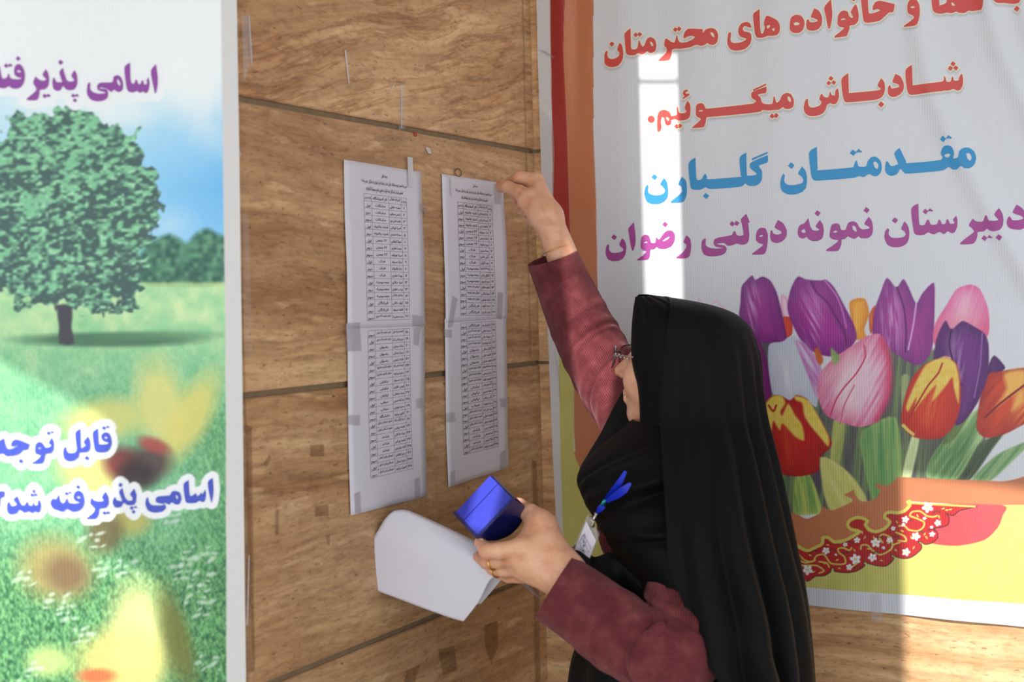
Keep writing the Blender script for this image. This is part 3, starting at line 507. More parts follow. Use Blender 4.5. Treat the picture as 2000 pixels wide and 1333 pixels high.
for cx, cy, rr in [(165, 688, 26), (455, 705, 32), (310, 855, 44), (688, 768, 44), (820, 755, 36), (700, 620, 27), (953, 620, 27), (845, 640, 40), (640, 830, 27), (1075, 460, 30), (1157, 592, 36), (1080, 715, 34), (1330, 487, 28), (1250, 365, 46), (1285, 575, 24), (980, 530, 20), (607, 655, 20), (1225, 450, 15), (533, 735, 12), (905, 680, 14), (1280, 520, 14), (1060, 500, 16)]:
    x, y = 1500+cx/4, 900+cy/4; r = rr/4
    for q in range(5):
        a = q*72+cx; cv.blob(x+r*.55*math.cos(math.radians(a)), y+r*.5*math.sin(math.radians(a)), r*.45, r*.32, (222, 222, 230), a, .3)
    cv.blob(x, y, r*.28, r*.24, (206, 196, 110), 0, .4)
# side stripes, white hems
redx = lambda y: np.interp(y, [-420, 0, 100, 250, 400, 700], [1106, 1107, 1104, 1108, 1113, 1122])
yy = np.linspace(-440, 700, 24)
cv.fill(list(zip(redx(yy), yy))+[(1140, 700), (1140, 710), (1060, 660), (1060, -440)], (158, 48, 44), .8, None, 0)
ox = np.interp(yy, [-420, 0, 100, 250, 400, 560, 700], [1143, 1148, 1153, 1160, 1165, 1168, 1170])
cv.fill(list(zip(redx(yy), yy))+list(zip(ox[::-1], yy[::-1])), orange, .8, None, 0)
i = np.nonzero((X > 1160) & (X < 1190) & (Y < 700))[0]; cv.mix(i, (X[i]-np.interp(Y[i], yy, ox))/.8+.5, (208, 210, 216))
hemx = np.interp(Y, [-420, 0, 400, 700, 900, 1090, 1240], [1070, 1076, 1081, 1092, 1096, 1103, 1108]); cv.mix(np.arange(len(X)), (hemx-X)/.8+.5, (206, 204, 206))
cv.mix(np.arange(len(X)), (Y-(1146+.076*(X-1553)))/.8+.5, (204, 206, 214))
for wcr, wc, polys in WORDS:                       # cream edge and grey drop print around the red lettering
    if wc != 'red': continue
    for q in polys:
        i = cv.sel(q, 8); ins, d = inside_dist(X[i], Y[i]-4.0, q); cv.mix(i, np.clip(1-np.where(ins, 0, d)/4.5, 0, 1)*.45, (150, 146, 148))
    for q in polys:
        i = cv.sel(q, 6); ins, d = inside_dist(X[i], Y[i], q); cv.mix(i, np.clip(2.6-np.where(ins, 0, d), 0, 1), (228, 222, 196))
VK = .90
V = on_right(PX, PY, .003) + NR*fold_r(PX, PY)[..., None]
banner_r = fast_mesh('banner', V.reshape(-1, 3), grid_faces(*PX.shape)[:, ::-1])
set_col(banner_r, 'print', np.clip(lin(np.clip(cv.C, 0, 255))/VK, 0, .93).reshape(-1, 3))
M['vinyl_r'] = vinyl('printed_vinyl_right', DR)
BR_ = tag(link('banner', banner_r, M['vinyl_r'], smooth=True), 'large white vinyl banner with red, blue and purple lettering over printed tulips', 'banner')
INK = {'red': (210, 78, 74), 'blue': (48, 146, 204), 'magenta': (166, 70, 148), 'violet': (146, 66, 160), 'cobalt': (66, 84, 196)}  # red, blue and magenta lightened so their colour carries the vinyl's haze
for k, c in INK.items(): M['ink_'+k] = plain('ink_'+k, tuple(np.clip(np.array(c), 0, 255)), .42, var=.03, bscale=300)
def letters(mapf, sel, parent):
    for wcr, wc, polys in WORDS:
        if wcr not in sel: continue
        Vp, Fc = cut_mesh(polys); me = mesh('lettering', mapf(Vp[:, 0], Vp[:, 1]), Fc)
        link('lettering', me, M['ink_'+wc], parent, smooth=True)['label'] = {'red': 'bright red', 'blue': 'sky blue', 'magenta': 'reddish purple', 'violet': 'violet', 'cobalt': 'deep blue'}[wc] + ' printed word'
letters(lambda x, y: on_right(x, y, .003) + NR*(fold_r(x, y)+.0007)[..., None], 'ABCD', BR_)

# ------------------------------------------------------------------ the tree banner on the pillar
def fold_l(px, py): return .004 + .0022*np.sin(np.asarray(px)/70.0+.8) + .002*np.exp(-((np.asarray(px)-(330+.12*(np.asarray(py)-1150)))/16)**2)*np.clip((np.asarray(py)-1130)/60, 0, 1)
ys = np.concatenate([np.linspace(-500, -20, 20)[:-1], np.linspace(-20, 1350, 640), np.linspace(1350, 1900, 16)[1:]])
us = np.concatenate([np.linspace(-.9, -.03, 150)[:-1], np.linspace(-.03, 1, 230)])
def xr_l(y): return np.interp(y, [-500, 0, 300, 667, 1000, 1333, 1900], [456, 462, 467, 472, 476, 480, 486])
U_, Yp = np.meshgrid(us, ys); PX = xr_l(Yp)*U_; PY = Yp
cv = Canvas(PX, PY); X, Y = cv.X, cv.Y
n1 = fbm(X, Y, 120, 11); n2 = fbm(X, Y, 26, 12, 4); n3 = vn(X, Y, 5, 13)
n5 = strk(X, Y, 66, 2.6, 8, 5)*.6+strk(X, Y, 118, 2.4, 7, 9)*.4
t = np.clip((Y-150+n1*120)/260, 0, 1); sky = gr((236, 240, 246), (150, 206, 238), t)
tr = np.clip((X-250)/180, 0, 1)*np.clip(1-np.abs(Y-370)/220, 0, 1); sky = sky*(1-tr[:, None]*.75)+np.array((98, 174, 228))*tr[:, None]*.75
tc = np.clip(1-np.hypot((X-330)/70, (Y-440)/45), 0, 1); sky = sky*(1-tc[:, None]*.6)+np.array((190, 220, 240))*tc[:, None]*.6
tw = np.clip((330-Y-n1*140+(X-250)*.25)/120, 0, 1)*np.clip((450-X)/60+.3, 0, 1); sky = sky*(1-tw[:, None])+np.array((232, 236, 240))*tw[:, None]
g1 = gr((150, 208, 152), (208, 230, 172), np.clip(n2*1.7-.35, 0, 1)); g1 = g1*(1-np.clip((Y-600)/160, 0, 1)[:, None]*.75)+gr((72, 150, 108), (140, 204, 158), np.clip(n5*1.7-.55+n2*.4, 0, 1))*np.clip((Y-600)/160, 0, 1)[:, None]*.75
low = np.clip((Y-980)/160, 0, 1)[:, None]
g1 = g1*(1-low)+gr((34, 86, 56), (128, 186, 122), np.clip(n5*2.8-.95+n1*.25, 0, 1))*low
cv.C[:] = np.where((Y < 552)[:, None], sky, g1)
rt = np.clip((X-330)/90, 0, 1)*np.clip((Y-760)/80, 0, 1); cv.mix(np.arange(len(X)), rt*.55, gr((34, 92, 54), (116, 176, 106), np.clip(n5*2.6-.8, 0, 1)))
tl = [(262, 552), (275, 495), (300, 470), (330, 458), (350, 466), (365, 475), (385, 455), (405, 447), (425, 458), (445, 470), (445, 552)]
cv.fill(tl, None, 5, lambda x, y, sd: gr((44, 92, 78), (96, 148, 116), np.clip(vn(x, y, 9, 5)*1.3-.2, 0, 1)))
cv.fill([(262, 552), (440, 552), (440, 560), (262, 560)], (196, 216, 140), 3, None, 0, .6)
cv.blob(215, 664, 165, 14, (62, 104, 78), 0, .6, .85); cv.blob(320, 655, 110, 9, (90, 140, 100), 0, .8, .6)
cr = [(-62, 400), (-50, 325), (0, 262), (30, 235), (70, 222), (120, 214), (180, 218), (230, 240), (262, 262), (290, 315), (318, 360), (312, 420), (300, 480), (282, 540), (262, 590), (200, 604), (140, 608), (60, 598), (20, 580), (-28, 556), (-56, 486)]
def crown(x, y, sd):
    a = fbm(x, y, 34, 6, 3); b = vn(x+y*.3, y*1.5, 12, 8); c = vn(x, y*1.4, 7, 9)
    k = np.clip((a*.35+b*.55+c*.45-.56)*3.4-(y-420)/900, 0, 1)
    col = gr((66, 94, 90), (126, 192, 148), k); return col*(1-np.clip((c-.74)*5, 0, 1)[:, None]*k[:, None]*.6)+np.array((186, 232, 194))*np.clip((c-.74)*5, 0, 1)[:, None]*k[:, None]*.6  # dark greens lifted, which puts the vinyl's glossy haze into the print
p = smooth_poly(cr, 4); i = cv.sel(p, 30); ins, d = inside_dist(X[i], Y[i], p); sd = np.where(ins, d, -d)
cv.mix(i, np.clip((sd+(fbm(X[i], Y[i], 22, 15, 3)-.52)*70)/5+.5, 0, 1), crown(X[i], Y[i], sd))
cv.fill([(112, 596), (142, 600), (140, 640), (146, 672), (116, 672), (116, 640)], (66, 66, 74), 2, None, 2)
# out-of-focus yellow flowers in the print; one dark olive blob paints a fold's shade
yb_ = (226, 206, 112)
for a in [(312, 790, 46, 82, (222, 212, 128), -8), (372, 815, 36, 90, (220, 206, 112), 28), (205, 820, 80, 40, (214, 208, 120), -10), (185, 930, 70, 45, (216, 206, 120), 20), (255, 1010, 40, 35, (190, 176, 96), 0), (268, 1240, 56, 100, (226, 220, 146), 0), (240, 1290, 90, 60, (222, 206, 120), 0), (345, 1245, 26, 95, (120, 122, 58), -16), (110, 1110, 70, 60, (170, 150, 92), 20), (95, 1290, 40, 30, (190, 214, 130), 0)]: cv.blob(*a[:4], a[4], a[5], .8, .85)
for a in [(240, 905, 36, 30, (120, 40, 44), 0), (292, 905, 42, 34, (74, 52, 54), -15), (268, 930, 36, 26, (52, 38, 42), 0), (300, 870, 30, 14, (170, 70, 66), 20), (205, 1040, 34, 40, (104, 88, 56), 10), (190, 1320, 36, 14, (206, 96, 60), 0), (130, 1120, 40, 34, (124, 98, 72), 20)]: cv.blob(*a[:4], a[4], a[5], .8, .85)
for k in range(96):
    x = [(330, 1010), (370, 1090), (395, 1075), (350, 1120), (390, 1130), (180, 1060), (55, 1130), (110, 1170), (125, 1200), (210, 1110), (385, 1160), (400, 1190), (250, 1105), (60, 1310), (170, 1240), (410, 1290)][k % 16]
    cv.blob(x[0]+((k*29) % 47)-23, x[1]+((k*17) % 37)-18, 3+(k*7) % 9, 2+(k % 3), (196, 214, 196), -35+(k % 5)*9, .9, .75)
hem = np.interp(Y, [-500, 0, 667, 1333, 1900], [428, 431, 440, 442, 446]); cv.mix(np.arange(len(X)), (X-hem)/1.4+.5, (205, 202, 200))
for wcr, wc, polys in WORDS:
    if wcr not in 'EG': continue
    hw = 15.5 if wcr == 'E' else 12.5
    for q in polys:
        i = cv.sel(q, 20); ins, d = inside_dist(X[i], Y[i], q[::2]); cv.mix(i, np.clip((hw-np.where(ins, 0, d))/1.6+.5, 0, 1), (232, 234, 240))
V = on_pillar(PX, PY, .003) + NB*fold_l(PX, PY)[..., None]
bl = fast_mesh('banner', V.reshape(-1, 3), grid_faces(*PX.shape)[:, ::-1])
set_col(bl, 'print', np.clip(lin(np.clip(cv.C, 0, 255))/VK, 0, .93).reshape(-1, 3))
M['vinyl_l'] = vinyl('printed_vinyl_left', DB)
BL_ = tag(link('banner', bl, M['vinyl_l'], smooth=True), 'tall narrow vinyl banner with a printed green tree, meadow and white-edged lettering', 'banner')
letters(lambda x, y: on_pillar(x, y, .003) + NB*(fold_l(x, y)+.0009)[..., None], 'EG', BL_)

# ------------------------------------------------------------------ the two taped lists on the left wall
NUM = '۰۱۲۳۴۵۶۷۸۹'
FORMS = {  # letter: isolated, final, initial, medial
 'ا': 'FE8D FE8E', 'آ': 'FE81 FE82', 'ب': 'FE8F FE90 FE91 FE92', 'پ': 'FB56 FB57 FB58 FB59', 'ت': 'FE95 FE96 FE97 FE98', 'ث': 'FE99 FE9A FE9B FE9C',
 'ج': 'FE9D FE9E FE9F FEA0', 'چ': 'FB7A FB7B FB7C FB7D', 'ح': 'FEA1 FEA2 FEA3 FEA4', 'خ': 'FEA5 FEA6 FEA7 FEA8', 'د': 'FEA9 FEAA', 'ذ': 'FEAB FEAC', 'ر': 'FEAD FEAE',
 'ز': 'FEAF FEB0', 'ژ': 'FB8A FB8B', 'س': 'FEB1 FEB2 FEB3 FEB4', 'ش': 'FEB5 FEB6 FEB7 FEB8', 'ص': 'FEB9 FEBA FEBB FEBC', 'ض': 'FEBD FEBE FEBF FEC0',
 'ط': 'FEC1 FEC2 FEC3 FEC4', 'ظ': 'FEC5 FEC6 FEC7 FEC8', 'ع': 'FEC9 FECA FECB FECC', 'غ': 'FECD FECE FECF FED0', 'ف': 'FED1 FED2 FED3 FED4', 'ق': 'FED5 FED6 FED7 FED8',
 'ک': 'FB8E FB8F FB90 FB91', 'گ': 'FB92 FB93 FB94 FB95', 'ل': 'FEDD FEDE FEDF FEE0', 'م': 'FEE1 FEE2 FEE3 FEE4', 'ن': 'FEE5 FEE6 FEE7 FEE8', 'و': 'FEED FEEE',
 'ه': 'FEE9 FEEA FEEB FEEC', 'ی': 'FBFC FBFD FBFE FBFF', 'ئ': 'FE89 FE8A FE8B FE8C'}
FORMS = {k: [chr(int(x, 16)) for x in v.split()] for k, v in FORMS.items()}
def shape(s):
    out = []; n = len(s)
    for i, ch in enumerate(s):
        f = FORMS.get(ch)
        if not f: out.append(ch); continue
        pj = i > 0 and s[i-1] in FORMS and len(FORMS[s[i-1]]) == 4
        nj = i < n-1 and s[i+1] in FORMS and len(f) == 4
        out.append(f[3] if pj and nj else f[1] if pj else f[2] if nj else f[0])
    r = ''.join(out)[::-1]
    import re
    r = re.sub('[%s]+' % NUM, lambda m: m.group(0)[::-1], r)
    return r.translate(str.maketrans('()', ')('))
_tc = {}
def text2d(s, bold=.014):
    """outline of a word as flat triangles; x to the right, y up, size 1; centred"""
    if s not in _tc:
        cu = bpy.data.curves.new('w', 'FONT'); cu.body = shape(s); cu.resolution_u = 2; cu.offset = bold
        o = bpy.data.objects.new('w', cu); me = bpy.data.meshes.new_from_object(o)
        V = np.array([v.co[:2] for v in me.vertices]); Fc = [tuple(p.vertices) for p in me.polygons]
        bpy.data.meshes.remove(me); bpy.data.objects.remove(o); bpy.data.curves.remove(cu)
        V[:, 0] -= (V[:, 0].min()+V[:, 0].max())/2; _tc[s] = (V, Fc)
    return _tc[s]
ZU = np.array([0, 0, 1.0])
class Sheet:
    """a paper pinned to the left wall; (x, y) in metres from its wall point, y up"""
    def __init__(s): s.V = []; s.F = []
    def quad(s, pts):
        k = len(s.V); s.V += list(pts); s.F.append(tuple(range(k, k+len(pts))))
    def put(s, V, Fc, c, ex, ey):
        k = len(s.V); s.V += [c+ex*x+ey*y for x, y in V]; s.F += [tuple(i+k for i in f) for f in Fc]
def bilin(q, u, v):
    a, b, c, d = q     # TL TR BL BR
    return (a*(1-u)+b*u)*(1-v)+(c*(1-u)+d*u)*v
def paper_off(px, py): return .0022+.0011*np.sin(np.asarray(py)/75.0)+.0008*np.sin(np.asarray(px)/22.0+1)
M['paper'] = plain('paper', (216, 212, 222), .75, var=.01, bscale=30, bump=.05)
M['toner'] = plain('toner', (52, 50, 56), .7)
M['toner_line'] = plain('toner_line', (128, 122, 128), .7)
M['pen_ink'] = plain('pen_ink', (84, 84, 150), .6)
def tape_mat(name, alpha, col=(225, 222, 225)):
    t = NT(name); tr = t.n('ShaderNodeBsdfTransparent'); gl = t.n('ShaderNodeBsdfGlossy', _Roughness=.18)
    df = t.n('ShaderNodeBsdfDiffuse'); df.inputs['Color'].default_value = tuple(lin(col))+(1,)
    m1 = t.n('ShaderNodeMixShader'); m1.inputs[0].default_value = alpha; t.l(tr, 0, m1, 1); t.l(df, 0, m1, 2)
    fr = t.n('ShaderNodeFresnel', _IOR=1.4); ge = t.n('ShaderNodeNewGeometry'); iv = t.n('ShaderNodeMath', operation='SUBTRACT'); iv.inputs[0].default_value = 1; t.l(ge, 'Backfacing', iv, 1)
    mu = t.n('ShaderNodeMath', operation='MULTIPLY'); t.l(fr, 0, mu, 0); t.l(iv, 0, mu, 1); mv = t.n('ShaderNodeMath', operation='MULTIPLY'); t.l(mu, 0, mv, 0); mv.inputs[1].default_value = .5; m2 = t.n('ShaderNodeMixShader'); t.l(mv, 0, m2, 0); t.l(m1, 0, m2, 1); t.l(gl, 0, m2, 2)
    t.l(m2, 0, t.t.nodes['Material Output'], 'Surface'); return t.m
M['tape'] = tape_mat('clear_tape', .13); M['tape_milky'] = tape_mat('milky_tape', .55, (228, 226, 230)); M['tape_thin'] = tape_mat('thin_tape', .05); M['tape_brown'] = tape_mat('aged_tape', .17, (128, 86, 56)); M['tape_grey'] = tape_mat('grey_tape', .17, (170, 158, 166))
def tape(pts, mat='tape', parent=None, off=.0048, label=None, mapf=on_left, name='tape_strip', nrm=None):
    nrm = NL if nrm is None else nrm
    p = np.array(pts, float); a = mapf(p[:, 0], p[:, 1], off); n = len(a); th = .00022
    vs = list(a)+list(a-nrm*th); fs = [tuple(range(n)), tuple(range(2*n-1, n-1, -1))]+[(i, i+n, (i+1) % n+n, (i+1) % n) for i in range(n)]
    me = mesh(name, vs, fs)
    if me.polygons[0].normal.dot(Vector(nrm)) < 0: me.flip_normals()
    o = link(name, me, M[mat], parent)
    if parent is None and label: tag(o, label, 'tape')
    return o
def notice(cor, left, right, seam, tabs, title, names, schools, grades, label, group=None):
    rt = tag(empty('notice_sheet'), label, 'notice', 'name lists taped to the stone wall')
    def outline(side, y): q = np.array(side, float); return np.interp(y, q[:, 1], q[:, 0])
    (tlx, tly), (trx, try_), (blx, bly), (brx, bry) = cor
    for part in (0, 1):
        vv = np.linspace(0, .475, 26) if part == 0 else np.linspace(.462, 1, 30)
        uu = np.linspace(0, 1, 14); U2, V2 = np.meshgrid(uu, vv)
        yl = tly+(bly-tly)*V2; yr = try_+(bry-try_)*V2; xl = outline(left, yl); xr = outline(right, yr)
        jit = 0 if part == 0 else -1.5
        X2 = xl+(xr-xl)*U2+jit; Y2 = yl+(yr-yl)*U2
        pz = on_left(X2, Y2, 0)+NL*(paper_off(X2, Y2)+(.0004 if part == 0 else 0))[..., None]
        me = fast_mesh('sheet', pz.reshape(-1, 3), grid_faces(*X2.shape)[:, ::-1]); o = link('sheet', me, M['paper'], rt, smooth=True)
        o.modifiers.new('thick', 'SOLIDIFY').thickness = .0002
    ink = Sheet(); lines = Sheet(); up = NL*.0016
    def at(px, py): return on_left(px, py, 0)+NL*(paper_off(px, py)+.0009)[..., None]
    def word(s, c, wpx, em, parent=ink):
        V, Fc = text2d(s); wd = V[:, 0].max()-V[:, 0].min()
        sc = min(em, wpx/wd) if wpx > 0 else -wpx/wd
        k = len(parent.V); sy = em if wpx > 0 else em
        # place in pixels along the local row direction
        parent.V += [np.array(at(c[0]+x*sc, c[1]+c[2]*x*sc-y*sy)) for x, y in V]; parent.F += [tuple(i+k for i in f) for f in Fc]
    for (x, y, sl, wpx, em, s) in title: word(s, (x, y, sl), wpx, em)
    r0 = 0
    cf = [0, .18, .59, .875, 1]
    for (q, rows, head) in tabs:
        q = [np.array(a, float) for a in q]
        def seg(a, b, wd=.55):
            d = b-a; d = d/np.linalg.norm(d); nn = np.array([-d[1], d[0]])*wd/2; N = 8
            for i in range(N):
                p0 = a+(b-a)*i/N; p1 = a+(b-a)*(i+1)/N
                lines.quad([np.array(at(*z)) for z in (p0-nn, p1-nn, p1+nn, p0+nn)])
        for i in range(rows+1): seg(bilin(q, 0, i/rows), bilin(q, 1, i/rows))
        for c in cf: seg(bilin(q, c, 0), bilin(q, c, 1), .45)
        for i in range(rows):
            v = (i+.66)/rows; sl = (bilin(q, 1, v)[1]-bilin(q, 0, v)[1])/(bilin(q, 1, v)[0]-bilin(q, 0, v)[0]); wpx = (q[1]-q[0])[0]
            if head and i == 0: cells = ['پایه تحصیلی', 'نام آموزشگاه', 'نام و نام خانوادگی', 'ردیف']
            else:
                k = r0; r0 += 1; num = ''.join(NUM[int(d)] for d in str(k+1)); cells = [grades[k % len(grades)], schools[k % len(schools)], names[k % len(names)], num]
            for j, s in enumerate(cells):
                u = (cf[j]+cf[j+1])/2; dv = -.16/rows if len(s) > 15 else (.16/rows if j == 0 and not (head and i == 0) else 0)
                c = bilin(q, u, v+dv); word(s, (c[0], c[1], sl), wpx*(cf[j+1]-cf[j])*.84, 6.6)
    link('printed_text', mesh('printed_text', ink.V, ink.F), M['toner'], rt); link('table_lines', mesh('table_lines', lines.V, lines.F), M['toner_line'], rt)
    return rt
G3 = ['اول', 'دوم', 'سوم']
n1 = notice([(670, 312), (821, 336), (683, 1007), (833, 970)],
    [(670, 312), (671.5, 430), (674, 520), (675, 640), (678, 690), (680, 800), (681, 900), (683, 1007)], [(821, 336), (823, 420), (825, 500), (825, 600), (827, 640), (829, 720), (829, 800), (832, 900), (833, 970)], 0,
    [([(707.8, 378.3), (792.4, 388), (712.5, 627), (796.7, 624.5)], 18, True), ([(714, 646.4), (796.5, 642), (721, 935), (804, 915.5)], 21, False)],
    [(749, 347, .1, 12, 8, 'بسمه تعالی'), (748, 361, .13, -90, 8.5, 'سی و ششمین دوره مسابقات قرآن، عترت و نماز دانش آموزان و فرهنگیان - بهمن ماه ۹۶'), (749, 375.5, .12, -73, 8.5, 'اسامی شرکت کنندگان رشته قرائت تحقیق مقطع متوسطه (دخترانه)')],
    ['مهدیه خانعلی', 'یاسمن نصرالهی', 'راضیه اصل مرز', 'اسرا نورانی', 'محدثه احمدی', 'مونا کولایی', 'مهسا غفاریور', 'مینا نوراوند', 'سارا حسنوند', 'زهرا غلامزاده', 'ویدا نظری', 'اسراء سالاری', 'زینب نظری', 'محیا نجفی جهانشاهی', 'کوثر خلانی', 'فاطمه سپهوند', 'مرضیه محمدی راد', 'فاطمه محمدزاده خلیل', 'مریم فتاحی کیا', 'سارا سپهری', 'محیا صادقی', 'عارفه شفیعی', 'کیمیا ابطحی نژاد', 'سارینا بیرانوند', 'زهرا حسنوند', 'یاسمن دالفاییان', 'سما سلطانی', 'زهرا شاه حسینی', 'محیا عزیزی', 'کتایون بیرانوند', 'زهرا بازگیر زاده', 'فاطمه پیامنی', 'حمانه ملا کلانی', 'فاطمه پور الهی', 'الهه رشیدی', 'زهرا کلانتر', 'سارینا صادقی', 'المیرا دریکوند'],
    ['مشکات']*3+['شهید چاغروند']*2+['۲۲ بهمن']*3+['فدک']*3+['معصومیه']*3+['فرزانگان']*2+['شهید حشمت اله حیدری']*3+['رضوان']*3+['معارف (شهید مطهری)']*2+['نیایش']*3+['حجاب']*2+['دانشگاه', 'شهید اسکندر نیازی', 'شهید اسکندر نیازی']+['شاهد']*3+['غیردولتی پارس اندیش']*3,
    G3+['اول', 'دوم']+G3*4+['سوم', 'اول', 'دوم', 'سوم']+G3*5, 'long white two-page name list taped flat, the left one of the pair')
n2 = notice([(861, 340), (985, 358), (875, 953), (993, 913)],
    [(861, 340), (863, 430), (865, 520), (867, 640), (870, 740), (872, 850), (875, 953)], [(981, 357), (982, 400), (986, 470), (987, 560), (987, 640), (990, 740), (992, 850), (993, 913)], 0,
    [([(892, 394.4), (958.4, 402.8), (896.4, 616.5), (964, 615.8)], 18, True), ([(896.4, 631.5), (963.5, 627.7), (904.6, 889), (971, 872.6)], 21, False)],
    [(927, 366, .1, 9, 7, 'بسمه تعالی'), (923, 378, .13, -70, 7.5, 'سی و ششمین دوره مسابقات قرآن، عترت و نماز دانش آموزان و فرهنگیان - بهمن ماه ۹۶'), (925, 391, .12, -50, 7.5, 'اسامی شرکت کنندگان رشته قرائت ترتیل مقطع متوسطه (دخترانه)')],
    ['طاهره مرادی', 'مهسا شمس الدینی', 'فاطمه رزمی', 'ندا سپهوند', 'فاطمه رستمی', 'مریم بهاروند', 'محدثه حمیدی', 'نگین نادری', 'مهسا گوژلی', 'پریسا اسکندری پور', 'شقایق مرادی', 'مریم آرمیون', 'فاطمه فلاح', 'کیمیا ارکانی', 'ملیکه جعفری', 'زهرا دالوند', 'رضوان دهقان پور', 'شیرین ولی پور', 'مرضیه عارفی', 'رضوانه خانی', 'آیدا ولیعهدنیا', 'الناز ساکی', 'فاطمه عزتی', 'فاطمه جعفریان', 'سیده طاهره پیروزی', 'زهرا رستمی', 'فاطمه دالوند', 'فائزه بیرون فرجی', 'عاطفه نصیری', 'نگین چراغی', 'مهسا محمودوند', 'حدیث علی زاده', 'فاطمه خلیلی', 'فاطمه نجفی', 'فاطمه رزمی', 'الهه مصطفی', 'لیلا کریمی', 'فاطمه دریکوند'],
    ['شهید چاغروند']*3+['۲۲ بهمن']*3+['فدک']*3+['معصومیه']*3+['غیردولتی حضرت معصومه']*3+['فرزانگان']*3+['شهید حشمت اله حیدری']*3+['رضوان']*3+['معارف (شهید مطهری)']*3+['نیایش']*3+['حجاب']+['شهید اسکندر نیازی']*3+['شاهد']*3+['غیردولتی پارس اندیش'],
    G3*5+['اول', 'دوم']+['سوم']+G3*7, 'long white two-page name list pinned by the fingers, the right one of the pair')
# strips of clear tape that hold the lists (each a part of its list)
for q in ([(796, 306), (806, 308), (808, 366), (798, 364)], [(820, 398), (835, 402), (833, 420), (822, 412)], [(805, 615), (826, 618), (826, 640), (806, 638)], [(808, 640), (822, 640), (818, 676), (808, 674)]): tape(q, 'tape_grey' if q[0][1] > 390 else 'tape_milky' if q[0][1] < 330 else 'tape_grey', n1)
for q in ([(674, 632), (703, 630), (706, 686), (675, 687)], [(677, 812), (704, 811), (704, 832), (679, 830)], [(813, 780), (828, 776), (829, 796), (815, 798)], [(692, 965), (704, 960), (706, 1002), (694, 1004)], [(810, 936), (820, 933), (821, 974), (811, 975)]): tape(q, 'tape_grey', n1)
for q in ([(880, 347), (885, 348), (885, 384), (881, 380)],): tape(q, 'tape_milky', n2)
for q in ([(965, 358), (979, 360), (980, 400), (967, 398)], [(884, 578), (894, 584), (884, 640), (875, 640)], [(972, 571), (983, 573), (980, 625), (970, 622)], [(867, 644), (883, 644), (883, 660), (868, 660)], [(871, 808), (889, 805), (890, 824), (872, 826)], [(977, 780), (989, 778), (989, 795), (978, 797)], [(880, 922), (889, 918), (889, 944), (880, 950)], [(977, 885), (989, 878), (990, 915), (976, 920)]): tape(q, 'tape_grey', n2)
n2pen = Sheet()
def pen(parent, cx, cy, s):
    pts = [(-5, 1), (-4.6, -3), (-3.8, 1.5), (-1.5, 1), (-1, -4), (-.4, 1), (1.5, .6), (3, -3.5), (4, .8), (5.5, .2)]
    sh = Sheet()
    for (x0, y0), (x1, y1) in zip(pts[:-1], pts[1:]):
        for e in (0,): sh.quad([np.array(on_left(cx+s*x, cy+s*y, .0048)) for x, y in ((x0-.2, y0), (x1-.2, y1), (x1+.25, y1+.1), (x0+.25, y0+.1))])
    link('pen_mark', mesh('pen_mark', sh.V, sh.F), M['pen_ink'], parent)
pen(n1, 725, 367, .8); pen(n2, 911, 385, .65)
# old tape and residue left on the stone
WT = 'old tape'
tape([(673, 98), (676, 98), (683, 162), (681, 164)], 'tape_milky', None, .0012, 'thin whitish tape remnant stuck high on the stone, above the left list')
tape([(778, 165), (790, 160), (792, 250), (779, 255)], 'tape_thin', None, .0012, 'clear tape strip crossing the upper stone joint near the red plug')
tape([(784, 168), (785.2, 168), (785.5, 250), (784, 250)], 'tape_milky', None, .0016, 'hairline milky tape edge above the upper stone joint')
tape([(831, 287), (840, 290), (843, 301), (836, 299)], 'tape_milky', None, .0012, 'small torn white tape scrap below the upper joint, between the two lists')
tape([(766, 170), (772, 160), (768, 172), (762, 180)], 'tape_milky', None, .0012, 'tiny crumpled tape scrap left of the clear tape strip')
tape([(1036, -20), (1047, -20), (1051, 330), (1041, 330)], 'tape_thin', None, .0012, 'long clear tape running down the stone beside the corner, upper part')
tape([(1043, -20), (1045, -20), (1049, 330), (1047.4, 330)], 'tape_milky', None, .0015, 'pale raised edge of the long corner tape')
tape([(1020, -20), (1022, -20), (1038, 700), (1036, 700)], 'tape_brown', None, .0011, 'faint brown glue line parallel to the corner tape')
tape([(1040, 900), (1049, 900), (1056, 1340), (1046, 1340)], 'tape_brown', None, .0012, 'brownish aged tape strip low beside the corner')
tape([(472, 30), (487, 30), (489, 120), (476, 160)], 'tape', None, .0013, 'crinkled clear tape beside the tree banner near its top')
tape([(486, 30), (487.5, 30), (493, 118), (491, 128)], 'tape_milky', None, .0016, 'thin bright tape edge beside the tree banner, uppermost')
tape([(474, 420), (486, 420), (492, 700), (478, 700)], 'tape_thin', None, .0013, 'clear tape strip down the stone beside the tree banner, middle part')
tape([(486, 1085), (487.5, 1085), (484, 1220), (482, 1222)], 'tape_milky', None, .0015, 'thin pale tape edge beside the tree banner, lowest')
tape([(480, 830), (492, 835), (498, 1310), (484, 1320)], 'tape_brown', None, .0012, 'brown glue band along the lower edge beside the tree banner')
tape([(540, 996), (545, 996), (545, 1045), (538, 1045)], 'tape_brown', None, .0012, 'narrow brown tape stain below the middle joint, left part')
tape([(617, 990), (642, 986), (642, 1008), (616, 1010)], 'tape_brown', None, .0012, 'square brown tape stain left of the lower corner of the left list')
tape([(606, 870), (633, 868), (633, 892), (607, 893)], 'tape_brown', None, .0012, 'square brown tape stain below the middle joint')
tape([(516, 905), (527, 888), (530, 896), (520, 914)], 'tape_brown', None, .0012, 'wedge shaped brown stain below the middle joint')
tape([(637, 1048), (645, 1044), (644, 1066), (640, 1066)], 'tape_brown', None, .0012, 'small dark notch stain above the held papers')
